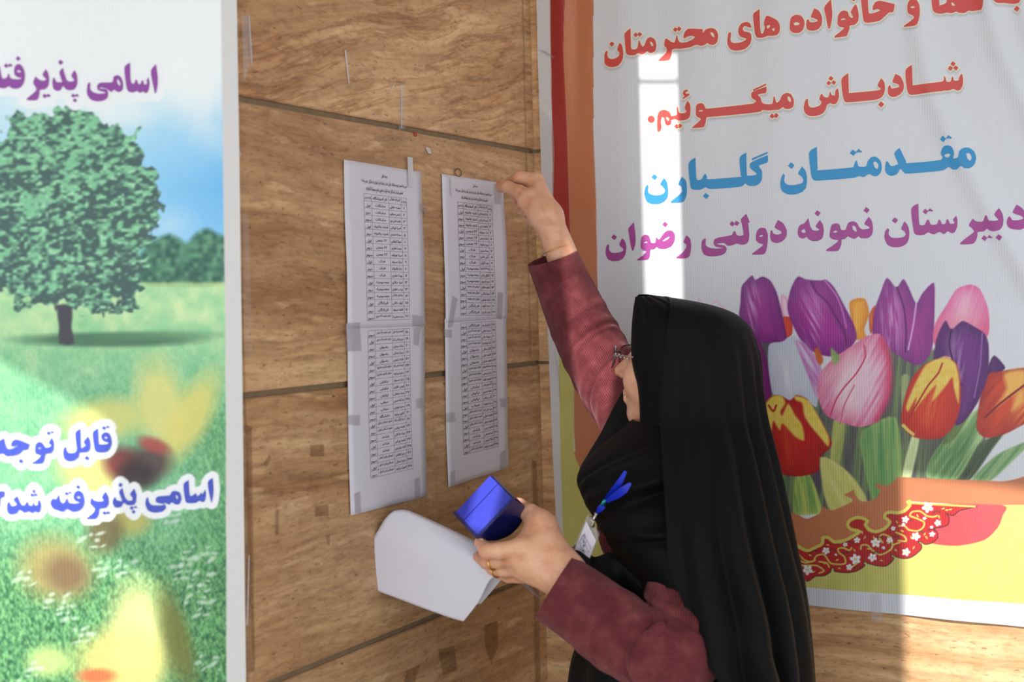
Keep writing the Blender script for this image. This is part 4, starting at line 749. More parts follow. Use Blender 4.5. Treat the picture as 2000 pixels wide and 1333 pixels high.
tape([(947, 1222), (972, 1214), (974, 1262), (960, 1300), (948, 1262)], 'tape_brown', None, .0012, 'brown ribbed tape stain under the lower joint, right one')
tape([(856, 1270), (888, 1262), (893, 1310), (866, 1320)], 'tape_brown', None, .0012, 'brown ribbed tape stain under the lower joint, middle one')
tape([(795, 1310), (820, 1300), (808, 1345), (786, 1345)], 'tape_brown', None, .0012, 'brown ribbed tape stain at the bottom under the lower joint')
# dried glue ring above the right list, red plug in the joint
rg = [(895+7*math.cos(a)+1.5*math.sin(a), 337+8.5*math.sin(a)) for a in np.linspace(0, 2*math.pi, 25)[:-1]]
ri = [(895+(x-895)*.78, 337+(y-337)*.8) for x, y in rg]
vs = [on_left(*p, .0014) for p in rg]+[on_left(*p, .0014) for p in ri]; m_ = len(rg)
tag(link('glue_ring', mesh('glue_ring', vs, [(i, (i+1) % m_, (i+1) % m_+m_, i+m_) for i in range(m_)]), plain('glue', (96, 78, 58), .7)), 'dark oval ring of dried glue on the stone above the right list', 'stain')
c = on_left(811, 262, 0); me = box_mesh('wall_plug', c-DL*.004-ZU*.004-NL*.012, DL*.009, ZU*.0075, NL*.0135, .0012)
tag(link('wall_plug', me, plain('plug_red', (170, 78, 56), .6, var=.3, bscale=300)), 'small red plastic wall plug in the upper stone joint', 'wall plug')
# tape along the edges of the banners (parts of the banners)
def strip_on(mapf, nrm, fold, pts, mat, parent): tape(pts, mat, parent, .0085, None, mapf, 'tape_strip', nrm)
strip_on(on_right, NR, fold_r, [(1050, 96), (1062, 98), (1084, 112), (1080, 114), (1060, 103)], 'tape_grey', BR_)
strip_on(on_right, NR, fold_r, [(1055, 210), (1080, 240), (1083, 300), (1080, 420), (1060, 420)], 'tape', BR_)
strip_on(on_right, NR, fold_r, [(1081, 690), (1083, 690), (1092, 740), (1094, 800), (1090, 770)], 'tape_milky', BR_)
strip_on(on_right, NR, fold_r, [(1700, 1160), (1722, 1162), (1722, 1215), (1702, 1214)], 'tape', BR_)
strip_on(on_pillar, NB, fold_l, [(462, 276), (472, 300), (460, 320), (448, 342), (440, 330), (452, 300)], 'tape', BL_)
strip_on(on_pillar, NB, fold_l, [(455, 306), (458, 304), (446, 340), (441, 345)], 'tape_milky', BL_)

# ------------------------------------------------------------------ the woman: signed-distance body, surface nets
def surface_nets(Dv, org, h):
    nx, ny, nz = Dv.shape; s = Dv < 0
    acc = np.zeros((nx-1, ny-1, nz-1, 3)); cnt = np.zeros((nx-1, ny-1, nz-1))
    for ax in range(3):
        for da in (0, 1):
            for db in (0, 1):
                o1 = [0, 0, 0]; oth = [a for a in range(3) if a != ax]; o1[oth[0]] = da; o1[oth[1]] = db
                o2 = list(o1); o2[ax] = 1
                A = Dv[o1[0]:o1[0]+nx-1, o1[1]:o1[1]+ny-1, o1[2]:o1[2]+nz-1]; B = Dv[o2[0]:o2[0]+nx-1, o2[1]:o2[1]+ny-1, o2[2]:o2[2]+nz-1]
                m = (A < 0) != (B < 0); t = np.where(m, A/np.where(m, A-B, 1), 0)
                for k in range(3): acc[..., k] += np.where(m, (t if k == ax else 0)+(o1[k] if k != ax else 0), 0)
                cnt += m
    act = cnt > 0; idx = -np.ones(act.shape, int); idx[act] = np.arange(act.sum()); ii = np.argwhere(act)
    V = org+(ii+acc[act]/cnt[act][:, None])*h; Q = []
    for ax in range(3):
        sl = [slice(1, -1)]*3; sl[ax] = slice(0, -1); sl2 = list(sl); sl2[ax] = slice(1, None)
        a = s[tuple(sl)]; b = s[tuple(sl2)]; e = np.argwhere(a != b); 
        if not len(e): continue
        off = np.array([1, 1, 1]); off[ax] = 0; e = e+off; fl = s[e[:, 0], e[:, 1], e[:, 2]]
        u, v = [(1, 2), (2, 0), (0, 1)][ax]; du = np.zeros(3, int); du[u] = 1; dv = np.zeros(3, int); dv[v] = 1
        g = lambda p: idx[p[:, 0], p[:, 1], p[:, 2]]
        q = np.stack([g(e-du-dv), g(e-dv), g(e), g(e-du)], 1); q[~fl] = q[~fl][:, ::-1]; Q.append(q)
    Q = np.concatenate(Q); Q = Q[(Q >= 0).all(1)]; return V, Q
def cap(a, b, ra, rb, k=.004): return ('c', np.array(a, float), np.array(b, float), ra, rb, k)
def ell(c, r, k=.01, ax=None): return ('e', np.array(c, float), np.array(r, float), None if ax is None else np.array(ax, float), 0, k)
def sdf(prims, p):
    D_ = None
    for t, a, b, c, d, k in prims:
        if t == 'c':
            ab_ = b-a; tt = np.clip(((p-a)@ab_)/(ab_@ab_), 0, 1); v = np.linalg.norm(p-a-tt[..., None]*ab_, axis=-1)-(c+(d-c)*tt)
        else:
            q = p-a
            if c is not None: q = q@c.T
            l = np.linalg.norm(q/b, axis=-1); l2 = np.linalg.norm(q/(b*b), axis=-1)+1e-9; v = l*(l-1)/l2
        if D_ is None: D_ = v; continue
        if k < 0:  # carve
            kk = -k; hh = np.clip(.5-.5*(D_+v)/kk, 0, 1); D_ = D_*(1-hh)-v*hh+kk*hh*(1-hh); continue
        hh = np.clip(.5+.5*(v-D_)/k, 0, 1); D_ = v*(1-hh)+D_*hh-k*hh*(1-hh)
    return D_
def build(prims, h, pad=.03):
    pos = [x for x in prims if x[5] > 0]; lo = np.min([np.minimum(x[1], x[2] if x[0] == 'c' else x[1])-(max(x[3], x[4]) if x[0] == 'c' else max(x[2])) for x in pos], 0)-pad/2
    hi = np.max([np.maximum(x[1], x[2] if x[0] == 'c' else x[1])+(max(x[3], x[4]) if x[0] == 'c' else max(x[2])) for x in pos], 0)+pad/2
    n = np.ceil((hi-lo)/h).astype(int)+1; g = np.stack(np.meshgrid(*[lo[k]+np.arange(n[k])*h for k in range(3)], indexing='ij'), -1)
    Dv = np.concatenate([sdf(prims, g[i:i+16]) for i in range(0, n[0], 16)], 0); return surface_nets(Dv, lo, h)
def pv(px, py, Z): return np.array(P(px, py, Z))

# head
HC = pv(1345, 716, 1.965); hf = np.array([-.86, .47, .17]); hf /= np.linalg.norm(hf)
hs = np.cross(hf, ZU); hs /= np.linalg.norm(hs); hu = np.cross(hs, hf); HX = np.array([hf, hs, hu])
def H(f, s, u): return HC+hf*f+hs*s+hu*u
def hell(f, s, u, r, k=.02): return ell(H(f, s, u), r, k, HX)
head = [hell(-.002, 0, .018, (.086, .070, .072)), hell(.028, 0, -.030, (.066, .058, .078), .03), hell(.058, 0, -.092, (.028, .030, .020), .03),
        cap(H(.082, 0, .012), H(.111, 0, -.026), .0075, .0105, .012), hell(.100, .011, -.030, (.009, .007, .007), .008), hell(.100, -.011, -.030, (.009, .007, .007), .008),
        hell(.089, 0, -.056, (.011, .022, .0075), .010), hell(.087, 0, -.068, (.011, .020, .0075), .007), hell(.060, .034, -.030, (.028, .022, .026), .02), hell(.060, -.034, -.030, (.028, .022, .026), .02),
        cap(H(.078, .036, .026), H(.084, .008, .024), .007, .007, .012), cap(H(.078, -.036, .026), H(.084, -.008, .024), .007, .007, .012),
        hell(.080, .030, .008, (.012, .015, .009), -.008), hell(.080, -.030, .008, (.012, .015, .009), -.008),
        cap(H(.086, -.018, -.0625), H(.086, .018, -.0625), .0028, .0028, -.004),
        hell(-.002, .073, -.012, (.016, .008, .028), .006), hell(-.002, -.073, -.012, (.016, .008, .028), .006)]
neck0 = H(-.025, 0, -.07); neck1 = pv(1345, 880, 1.97)
head.append(cap(neck0, neck1, .052, .056, .03))
# near (left) hand, seen from its back, closed round the dispenser and the papers
K = .0045
wl = pv(1101, 1127, 1.82); el_l = pv(1335, 1268, 1.745); sh_l = pv(1378, 925, 1.89)
hand_l = [cap(pv(1160, 1180, 1.80), wl, .026, .0245, .01), cap(wl+[.004, 0, .004], pv(1062, 1066, 1.835), .024, .020, .02), cap(wl, pv(1030, 1078, 1.825), .024, .018, .02), cap(wl, pv(1024, 1098, 1.83), .022, .017, .02), cap(wl, pv(1028, 1118, 1.84), .021, .015, .02),
    cap(wl+[0, .006, .006], pv(1058, 1022, 1.855), .022, .019, .02), cap(pv(1062, 1030, 1.855), pv(1036, 1004, 1.875), .0185, .0145, .012), cap(pv(1036, 1004, 1.875), pv(1012, 989, 1.905), .0135, .0115, K), cap(pv(1012, 989, 1.905), pv(994, 990, 1.935), .0115, .009, K),
    cap(pv(1050, 1030, 1.86), pv(1020, 1068, 1.83), .012, .012, .02),
    cap(pv(1018, 1070, 1.82), pv(975, 1077, 1.822), .0135, .0118, .008), cap(pv(975, 1077, 1.822), pv(951, 1078, 1.83), .0118, .0112, K), cap(pv(951, 1078, 1.83), pv(937, 1060, 1.85), .0110, .0085, K),
    cap(pv(1012, 1094, 1.826), pv(976, 1096, 1.845), .0125, .0108, .007), cap(pv(976, 1096, 1.845), pv(950, 1099, 1.86), .0108, .0100, .003), cap(pv(950, 1099, 1.86), pv(934, 1088, 1.885), .0100, .0080, .003),
    cap(pv(1012, 1112, 1.838), pv(984, 1115, 1.856), .0118, .0102, .006), cap(pv(984, 1115, 1.856), pv(962, 1112, 1.878), .0102, .0092, .003), cap(pv(962, 1112, 1.878), pv(950, 1100, 1.90), .0092, .0078, .003),
    cap(pv(1020, 1127, 1.85), pv(994, 1127, 1.868), .0105, .0092, .006), cap(pv(994, 1127, 1.868), pv(976, 1121, 1.89), .0092, .0084, .003), cap(pv(976, 1121, 1.89), pv(966, 1110, 1.905), .0084, .0070, .003)]
# far (right) hand, pinching the corner of the list: thumb nearest, index behind the paper edge, the rest curled
wr = pv(1070, 424, 2.125); el_r = pv(1205, 700, 2.07); sh_r = pv(1322, 888, 2.07)
hand_r = [cap(pv(1098, 500, 2.125), wr, .0265, .0225, .01), cap(wr, pv(1048, 354, 2.165), .0215, .0130, .012), cap(wr, pv(1042, 366, 2.185), .020, .0130, .012), cap(wr+[0, .008, 0], pv(1036, 382, 2.20), .019, .013, .018), cap(wr+[-.002, .01, 0], pv(1040, 404, 2.205), .018, .0125, .018),
    cap(wr+[-.006, -.004, 0], pv(1030, 392, 2.145), .019, .0165, .016), cap(pv(1032, 390, 2.145), pv(1015, 376, 2.155), .0155, .0120, .007), cap(pv(1015, 376, 2.155), pv(992, 366, 2.178), .0120, .0108, .005), cap(pv(992, 366, 2.178), pv(977, 363, 2.205), .0108, .0085, K),
    cap(pv(1049, 353, 2.165), pv(1014, 346, 2.180), .0126, .0108, .005), cap(pv(1014, 346, 2.180), pv(998, 357, 2.212), .0106, .0096, .003), cap(pv(998, 357, 2.212), pv(977, 369, 2.230), .0094, .0078, .003),
    cap(pv(1042, 362, 2.19), pv(1016, 354, 2.215), .0125, .0108, .006), cap(pv(1016, 354, 2.215), pv(1006, 384, 2.225), .0106, .0096, .003), cap(pv(1006, 384, 2.225), pv(1014, 402, 2.205), .0096, .0080, .003),
    cap(pv(1040, 382, 2.205), pv(1018, 388, 2.23), .0120, .0104, .006), cap(pv(1018, 388, 2.23), pv(1016, 408, 2.225), .0102, .0092, .003), cap(pv(1016, 408, 2.225), pv(1028, 416, 2.20), .0092, .0080, .003),
    cap(pv(1044, 404, 2.205), pv(1032, 414, 2.225), .0108, .0094, .006), cap(pv(1032, 414, 2.225), pv(1036, 430, 2.215), .0094, .0088, .003), cap(pv(1036, 430, 2.215), pv(1046, 436, 2.195), .0088, .0080, .003)]
pelv = np.array([.285, 1.93, .86]); chest = pv(1350, 1010, 1.955)
AR = [pv(1104, 525, 2.125), pv(1116, 585, 2.14), pv(1150, 665, 2.15), pv(1199, 752, 2.135), pv(1247, 815, 2.10), sh_r]
AL = [pv(1170, 1166, 1.80), pv(1225, 1235, 1.788), pv(1285, 1268, 1.765), pv(1325, 1255, 1.765), pv(1348, 1130, 1.84), pv(1363, 1020, 1.872), sh_l]
torso = [cap(pelv, chest, .100, .090, .03), cap(chest, (sh_l+sh_r)/2+[0, 0, -.03], .085, .06, .03), cap(sh_l, sh_r, .040, .040, .03), cap(neck1, (sh_l+sh_r)/2, .048, .05, .03),
    ]+[cap(a, b, .027+.0025*i, .0295+.0025*i, .006) for i, (a, b) in enumerate(zip(AR[:-1], AR[1:]))]+[cap(a, b, .028+.002*i, .030+.002*i, .006) for i, (a, b) in enumerate(zip(AL[:-1], AL[1:]))]
for s_ in (-1, 1):
    hip = pelv+[.035*s_, -.05*s_, -.05]; kn = hip+[.01*s_-.02, -.02, -.38]; an = kn+[.01, .02, -.37]
    torso += [cap(hip, kn, .070, .050, .03), cap(kn, an, .052, .034, .02), cap(an, [an[0]-.12, an[1]+.05, .025], .032, .025, .02)]
VV = []; QQ = []; nv = 0
for pr, h, pad in ((hand_l, .0019, .02), (hand_r, .0019, .02), (head, .0028, .02), (torso, .0095, .05)):
    v, q = build(pr, h, pad); VV.append(v); QQ.append(q+nv); nv += len(v)
# soften the nets once or twice
VV = np.concatenate(VV); QQ = np.concatenate(QQ)
for _ in range(2):
    acc = np.zeros_like(VV); cn = np.zeros(len(VV))
    for a in range(4):
        b = (a+1) % 4
        np.add.at(acc, QQ[:, a], VV[QQ[:, b]]); np.add.at(acc, QQ[:, b], VV[QQ[:, a]]); np.add.at(cn, QQ[:, a], 1); np.add.at(cn, QQ[:, b], 1)
    VV = VV*.5+.5*acc/np.maximum(cn, 1)[:, None]
t = NT('skin'); tcn = t.n('ShaderNodeTexCoord'); nz = t.n('ShaderNodeTexNoise', _Scale=38.0, _Detail=5.0); t.l(tcn, 'Object', nz, 'Vector')
rp = t.ramp([(.3, (205, 142, 112)), (.5, (222, 166, 134)), (.72, (230, 178, 146))]); t.l(nz, 'Fac', rp, 'Fac'); t.l(rp, 'Color', t.b, 'Base Color')
t.b.inputs['Roughness'].default_value = .48; t.b.inputs['Subsurface Weight'].default_value = .12; t.b.inputs['Subsurface Radius'].default_value = (.01, .004, .002)
t.b.inputs['Subsurface Scale'].default_value = .5
n2_ = t.n('ShaderNodeTexNoise', _Scale=420.0, _Detail=3.0); mpp = t.n('ShaderNodeMapping'); mpp.inputs['Scale'].default_value = (1, 1, .45); t.l(tcn, 'Object', mpp, 'Vector'); t.l(mpp, 'Vector', n2_, 'Vector')
bp = t.n('ShaderNodeBump', _Strength=.22, _Distance=.0012); t.l(n2_, 'Fac', bp, 'Height'); t.l(bp, 'Normal', t.b, 'Normal'); M['skin'] = t.m
person = tag(link('person', fast_mesh('person', VV, QQ), M['skin'], smooth=True), 'woman in a long black veil and burgundy corduroy coat, reaching up to the list', 'person')

# nails
M['nail'] = plain('nail', (224, 168, 150), .25)
def nail(c, along, out, w, l):
    along = np.array(along, float); along /= np.linalg.norm(along); out = np.array(out, float); out -= along*(out@along); out /= np.linalg.norm(out); sd_ = np.cross(along, out)
    V = []; 
    for i in range(7):
        for j in range(7):
            a, b = (i/3-1), (j/3-1); a *= math.sqrt(max(0, 1-b*b*.35)); V.append(c+along*b*l/2+sd_*a*w/2-out*(a*a*w*.28+b*b*.0004))
    link('fingernail', fast_mesh('fingernail', V, grid_faces(7, 7)), M['nail'], person, smooth=True).modifiers.new('thick', 'SOLIDIFY').thickness = .0005
nail(pv(981.5, 363, 2.187), pv(978, 365, 2.205)-pv(992, 367, 2.18), [-.05, -1, .25], .0105, .0125)
nail(pv(1013, 400, 2.195), [.2, -.3, -.6], [-.5, -1, -.1], .009, .010)
nail(pv(937, 1055, 1.842), [-.4, .4, .8], [-.9, -.6, -.1], .009, .010)

# cloth helpers
def corduroy(name):
    t = NT(name); uv = t.n('ShaderNodeUVMap', uv_map='UVMap'); sx = t.n('ShaderNodeSeparateXYZ'); t.l(uv, 'UV', sx, 0)
    mu = t.n('ShaderNodeMath', operation='MULTIPLY'); mu.inputs[1].default_value = 2*math.pi*105; t.l(sx, 'X', mu, 0); sn = t.n('ShaderNodeMath', operation='SINE'); t.l(mu, 0, sn, 0)
    tcn = t.n('ShaderNodeTexCoord'); nz = t.n('ShaderNodeTexNoise', _Scale=26.0, _Detail=7.0, _Roughness=.62); t.l(tcn, 'Object', nz, 'Vector')
    rp = t.ramp([(.28, (84, 34, 40)), (.48, (108, 49, 54)), (.62, (126, 62, 66)), (.78, (148, 82, 84))]); t.l(nz, 'Fac', rp, 'Fac')
    mx = t.n('ShaderNodeMix', data_type='RGBA', blend_type='MULTIPLY'); m2 = t.n('ShaderNodeMapRange'); t.l(sn, 0, m2, 'Value'); m2.inputs['From Min'].default_value = -1; m2.inputs['To Min'].default_value = .64; m2.inputs['To Max'].default_value = 1.2
    t.l(rp, 'Color', mx, 6); t.l(m2, 0, mx, 7); mx.inputs['Factor'].default_value = 1; t.l(mx, 2, t.b, 'Base Color')
    t.b.inputs['Roughness'].default_value = .9; t.b.inputs['Specular IOR Level'].default_value = .15; t.b.inputs['Sheen Weight'].default_value = .22; t.b.inputs['Sheen Roughness'].default_value = .4
    t.b.inputs['Sheen Tint'].default_value = (.9, .5, .5, 1)
    bp = t.n('ShaderNodeBump', _Strength=.5, _Distance=.0008); t.l(sn, 0, bp, 'Height'); t.l(bp, 'Normal', t.b, 'Normal'); return t.m
def black_cloth(name, rgb=(10, 10, 12), sheen=.03):
    t = NT(name); t.b.inputs['Base Color'].default_value = tuple(lin(rgb))+(1,); t.b.inputs['Roughness'].default_value = .62; t.b.inputs['Specular IOR Level'].default_value = .11
    t.b.inputs['Sheen Weight'].default_value = sheen; t.b.inputs['Sheen Roughness'].default_value = .5
    tcn = t.n('ShaderNodeTexCoord'); nz = t.n('ShaderNodeTexNoise', _Scale=900.0); t.l(tcn, 'Object', nz, 'Vector')
    bp = t.n('ShaderNodeBump', _Strength=.3, _Distance=.0004); t.l(nz, 'Fac', bp, 'Height'); t.l(bp, 'Normal', t.b, 'Normal'); return t.m
M['cord'] = corduroy('burgundy_corduroy'); M['black'] = black_cloth('black_cloth'); M['black2'] = black_cloth('black_scarf_cloth', (8, 8, 10), .01)
def uvs(me, nr, nc, su=1.0, sv=1.0, wrap=False):
    lay = me.uv_layers.new(name='UVMap'); n = len(me.loops); li = np.zeros(n, np.int32); me.loops.foreach_get('vertex_index', li)
    r = li//nc; c = (li % nc).astype(float)
    if wrap:
        c4 = c.reshape(-1, 4); c4[(c4.max(1)-c4.min(1)) > nc/2] = np.where(c4[(c4.max(1)-c4.min(1)) > nc/2] == 0, nc, c4[(c4.max(1)-c4.min(1)) > nc/2]); c = c4.ravel()
    uv = np.stack([c/nc*su, r/nr*sv], 1).astype(np.float32); lay.data.foreach_set('uv', uv.ravel())
def tube(name, pts, rad, mat, parent, disp=None, nc=180, nr=150, tilt0=None, tilt1=None):
    """cloth sleeve: spine points, radii (in-picture, in-depth); first ring can be cut at a slant"""
    p = smooth_poly(pts, 24, False); L = np.r_[0, np.cumsum(np.linalg.norm(np.diff(p, axis=0), axis=1))]; tt = np.linspace(0, 1, nr)
    kn = np.linspace(0, 1, len(rad)); c = np.stack([np.interp(tt*L[-1], L, p[:, k]) for k in range(3)], 1)
    for _ in range(6): c[1:-1] = (c[:-2]+c[1:-1]*2+c[2:])/4
    tg = np.gradient(c, axis=0); tg /= np.linalg.norm(tg, axis=1)[:, None]
    side = np.cross(tg, FW); side /= np.linalg.norm(side, axis=1)[:, None]; dep = np.cross(side, tg)
    ra = np.interp(tt, kn, [r[0] for r in rad]); rb = np.interp(tt, kn, [r[1] for r in rad]); th = np.arange(nc)/nc*2*math.pi
    TH, TT = np.meshgrid(th, tt); d = disp(TH, TT) if disp else 0
    V = c[:, None]+side[:, None]*(np.cos(TH)*(ra[:, None]+d))[..., None]+dep[:, None]*(np.sin(TH)*(rb[:, None]+d))[..., None]
    if tilt0 is not None: V += (tg[:, None]*(np.cos(TH)*tilt0*np.clip(1-TT*4, 0, 1))[..., None])
    me = fast_mesh(name, V.reshape(-1, 3), grid_faces(nr, nc, True)); uvs(me, nr, nc, 1, 1, True)
    o = link(name, me, mat, parent, smooth=True); md = o.modifiers.new('thick', 'SOLIDIFY'); md.thickness = .0022; md.offset = -1; return o
def ridge(x, w): return np.exp(-(x/w)**2)
def loft(name, lev, th0, th1, mat, parent, disp=None, nc=260, nr=240, ylist=None, thick=.0016):
    """draped cloth: rows of (y, left, right, depth, half-depth) in picture space, angle span per row; 90 deg faces the lens, 180 left"""
    L = np.array(lev, float); y = np.linspace(L[0, 0], L[-1, 0], nr) if ylist is None else np.asarray(ylist)
    def ip(k):
        # monotone-ish smooth interpolation
        v = np.interp(y, L[:, 0], L[:, k]); 
        for _ in range(60): v[1:-1] = (v[:-2]+2*v[1:-1]+v[2:])/4
        return v
    xl, xr, Z, hd = ip(1), ip(2), ip(3), ip(4); a0 = th0(y, xl, xr) if callable(th0) else np.full(len(y), float(th0)); a1 = th1(y, xl, xr) if callable(th1) else np.full(len(y), float(th1))
    u = np.linspace(0, 1, nc); A = np.radians(a0[:, None]*(1-u)+a1[:, None]*u); cx = (xl+xr)/2; hw = (xr-xl)/2/F*Z
    d = disp(np.degrees(A), y[:, None]+0*A) if disp else 0
    c = P(cx, y, Z)
    n_ = np.cos(A)*0
    V = c[:, None]+RT*((hw[:, None]+d)*np.cos(A))[..., None]-np.array([0, 1, 0])*((hd[:, None]+d)*np.sin(A))[..., None]
    nr = len(y); me = fast_mesh(name, V.reshape(-1, 3), grid_faces(nr, nc)); uvs(me, nr, nc); o = link(name, me, mat, parent, smooth=True)
    if thick: md = o.modifiers.new('thick', 'SOLIDIFY'); md.thickness = thick; md.offset = -1
    return o
ang_of = lambda tx, ty, lo=None: (lambda y, xl, xr: np.degrees(np.arccos(np.clip((np.interp(y, ty, tx)-(xl+xr)/2)/((xr-xl)/2), -1, 1))))

# sleeves
def wr1(TH, TT):
    r = .0014*(fbm(TH*30, TT*160, 26, 3, 3)-.5)*2
    s = lambda t0, sl, w, a: .55*a*ridge(TT-(t0+sl*np.sin(TH-.4)), w)
    return r*np.clip(TT*4, .3, 1)+s(.30, .05, .018, .0022)+s(.42, .09, .022, .0035)+s(.50, .12, .016, .003)+s(.60, .10, .022, .004)+s(.68, .13, .014, -.0045)+s(.76, .10, .02, .004)+s(.85, .08, .02, .004)
def wr2(TH, TT):
    s = lambda t0, sl, w, a, ph=0.0: 1.5*a*ridge(TT-(t0+sl*np.sin(TH+ph)), w)
    return .0014*(fbm(TH*30, TT*160, 30, 5, 3)-.5)*2+s(.20, .10, .02, .0015)+s(.30, .10, .012, .002, .5)+s(.42, .08, .015, .0028, .3)+s(.36, -.12, .012, .002)+s(.45, .14, .010, -.0026)+s(.48, .14, .016, .0022)+s(.52, -.10, .010, -.002)+s(.585, .12, .009, -.003)+s(.61, .12, .018, .0022)+s(.68, .08, .012, -.0014)+s(.77, .05, .016, .003)
ns = pv(1078, 503, 2.125)
tube('sleeve', [ns, pv(1111, 580, 2.14), pv(1148, 662, 2.15), pv(1196, 748, 2.135), pv(1245, 815, 2.10), pv(1300, 870, 2.06)], [(.0405, .036), (.047, .040), (.053, .045), (.056, .048), (.060, .052), (.062, .055)], M['cord'], person, wr1, tilt0=.004)
tube('sleeve', [pv(1083, 1148, 1.815), pv(1140, 1186, 1.805), pv(1210, 1238, 1.785), pv(1272, 1275, 1.76), pv(1322, 1280, 1.745), pv(1338, 1225, 1.778), pv(1346, 1140, 1.83), pv(1362, 1030, 1.87), pv(1378, 950, 1.885)],
     [(.050, .042), (.052, .044), (.053, .046), (.054, .047), (.056, .047), (.058, .046), (.060, .046), (.052, .044), (.048, .042)], M['cord'], person, wr2, nr=220, tilt0=.0)
# coat front, seen beside the badge
loft('coat', [(900, 1235, 1420, 1.95, .08), (990, 1170, 1420, 1.95, .085), (1040, 1164, 1420, 1.95, .085), (1080, 1172, 1420, 1.95, .085), (1110, 1195, 1420, 1.945, .085), (1150, 1240, 1420, 1.94, .085), (1330, 1250, 1430, 1.94, .09)], 180, -180, M['cord'], person, lambda A, y: .004*np.sin(np.radians(A)*9+y/40), nc=160, nr=80)

# scarf: hood close round the face, cape over the chest
hood = [(581, 1239, 1300, 1.97, .03), (588, 1236, 1340, 1.97, .05), (600, 1233, 1380, 1.965, .065), (640, 1229.5, 1430, 1.965, .088), (690, 1229, 1450, 1.965, .098), (720, 1233, 1450, 1.965, .100), (745, 1241, 1450, 1.965, .100), (780, 1245, 1440, 1.965, .098), (830, 1245, 1430, 1.965, .097), (850, 1240, 1425, 1.965, .10), (900, 1225, 1425, 1.96, .11)]
loft('headscarf', hood, 168, -120, M['black2'], person, lambda A, y: .0012*np.sin(A/9+y/50)+.0012*np.sin(A/4), nc=200, nr=140)
def cape_d(A, y):
    m = np.clip((y-830)/60, 0, 1)
    f = .010*ridge(y-(935+.9*(A-120)), 14)-.008*ridge(y-(965+.9*(A-120)), 12)+.006*ridge(y-(1018+.25*(A-140)), 9)-.005*ridge(y-(1030+.25*(A-140)), 8)+.006*ridge(y-(890+1.6*(A-130)), 12)-.005*ridge(y-(873+1.6*(A-130)), 9)
    return m*f*np.clip((180-A)/25, 0, 1)*np.clip((A-40)/30, 0, 1)+.002*np.sin(A/11+y/60)*m
cape = [(822, 1238, 1395, 1.965, .085), (832, 1224, 1402, 1.965, .095), (845, 1212, 1408, 1.965, .105), (860, 1192, 1412, 1.96, .115), (880, 1168, 1415, 1.955, .122), (905, 1142, 1420, 1.955, .128), (925, 1130, 1425, 1.95, .13), (943, 1128, 1430, 1.95, .13), (965, 1139, 1430, 1.95, .142), (990, 1152, 1430, 1.95, .152), (1012, 1164, 1430, 1.95, .162), (1050, 1183, 1430, 1.95, .176), (1080, 1200, 1430, 1.95, .185), (1110, 1222, 1430, 1.95, .193), (1140, 1250, 1430, 1.95, .206), (1160, 1283, 1430, 1.95, .211), (1176, 1318, 1432, 1.95, .214)]
loft('scarf_cape', cape, 180, -180, M['black2'], person, cape_d, nc=260, nr=200)
# far side of the veil, lifted by the raised arm
def patch(name, rows, mat, parent, n=8, thick=.0015, disp=None):
    g = np.array([[pv(*q) for q in r] for r in rows]); a = np.array([smooth_poly(r, n, False) for r in g]); b = np.array([smooth_poly(a[:, j], n, False) for j in range(a.shape[1])]).transpose(1, 0, 2)
    me = fast_mesh(name, b.reshape(-1, 3), grid_faces(b.shape[0], b.shape[1])); uvs(me, b.shape[0], b.shape[1]); o = link(name, me, mat, parent, smooth=True)
    if thick: md = o.modifiers.new('thick', 'SOLIDIFY'); md.thickness = thick
    return o
patch('veil_fold', [[(1219, 762, 2.03), (1232, 768, 2.01), (1250, 790, 1.99)], [(1198, 800, 2.03), (1216, 812, 2.0), (1250, 830, 1.98)], [(1175, 846, 2.03), (1200, 856, 1.985), (1250, 870, 1.97)], [(1152, 884, 2.02), (1178, 896, 1.97), (1240, 905, 1.96)], [(1133, 918, 2.0), (1156, 935, 1.95), (1220, 945, 1.94)], [(1132, 950, 1.98), (1150, 965, 1.94), (1200, 970, 1.94)]], M['black'], person)
# veil (chador)
seam_y = [578, 586, 600, 640, 700, 760, 900, 1050, 1090, 1130, 1180, 1225, 1262, 1290, 1333, 1500, 2000, 2700]; seam_x = [1290, 1300, 1297, 1290, 1283, 1278, 1275, 1277, 1288, 1302, 1325, 1345, 1368, 1372, 1368, 1360, 1340, 1330]
cha = [(577, 1248, 1262, 1.97, .012), (580, 1240, 1290, 1.97, .03), (584, 1238, 1326, 1.968, .045), (590, 1236, 1358, 1.966, .06), (600, 1234, 1400, 1.965, .075), (612, 1233, 1432, 1.965, .086), (625, 1232, 1450, 1.965, .093), (640, 1231, 1462, 1.965, .098), (690, 1230, 1479, 1.965, .108), (760, 1232, 1484, 1.962, .112), (820, 1225, 1491, 1.958, .118), (870, 1215, 1500, 1.95, .15), (930, 1200, 1510, 1.94, .17), (1000, 1190, 1521, 1.93, .185), (1050, 1190, 1529, 1.925, .19), (1110, 1195, 1540, 1.92, .197), (1170, 1200, 1550, 1.918, .20), (1260, 1205, 1560, 1.915, .20), (1333, 1200, 1565, 1.915, .20), (1500, 1180, 1580, 1.915, .20), (2000, 1140, 1600, 1.91, .21), (2690, 1120, 1620, 1.90, .22)]
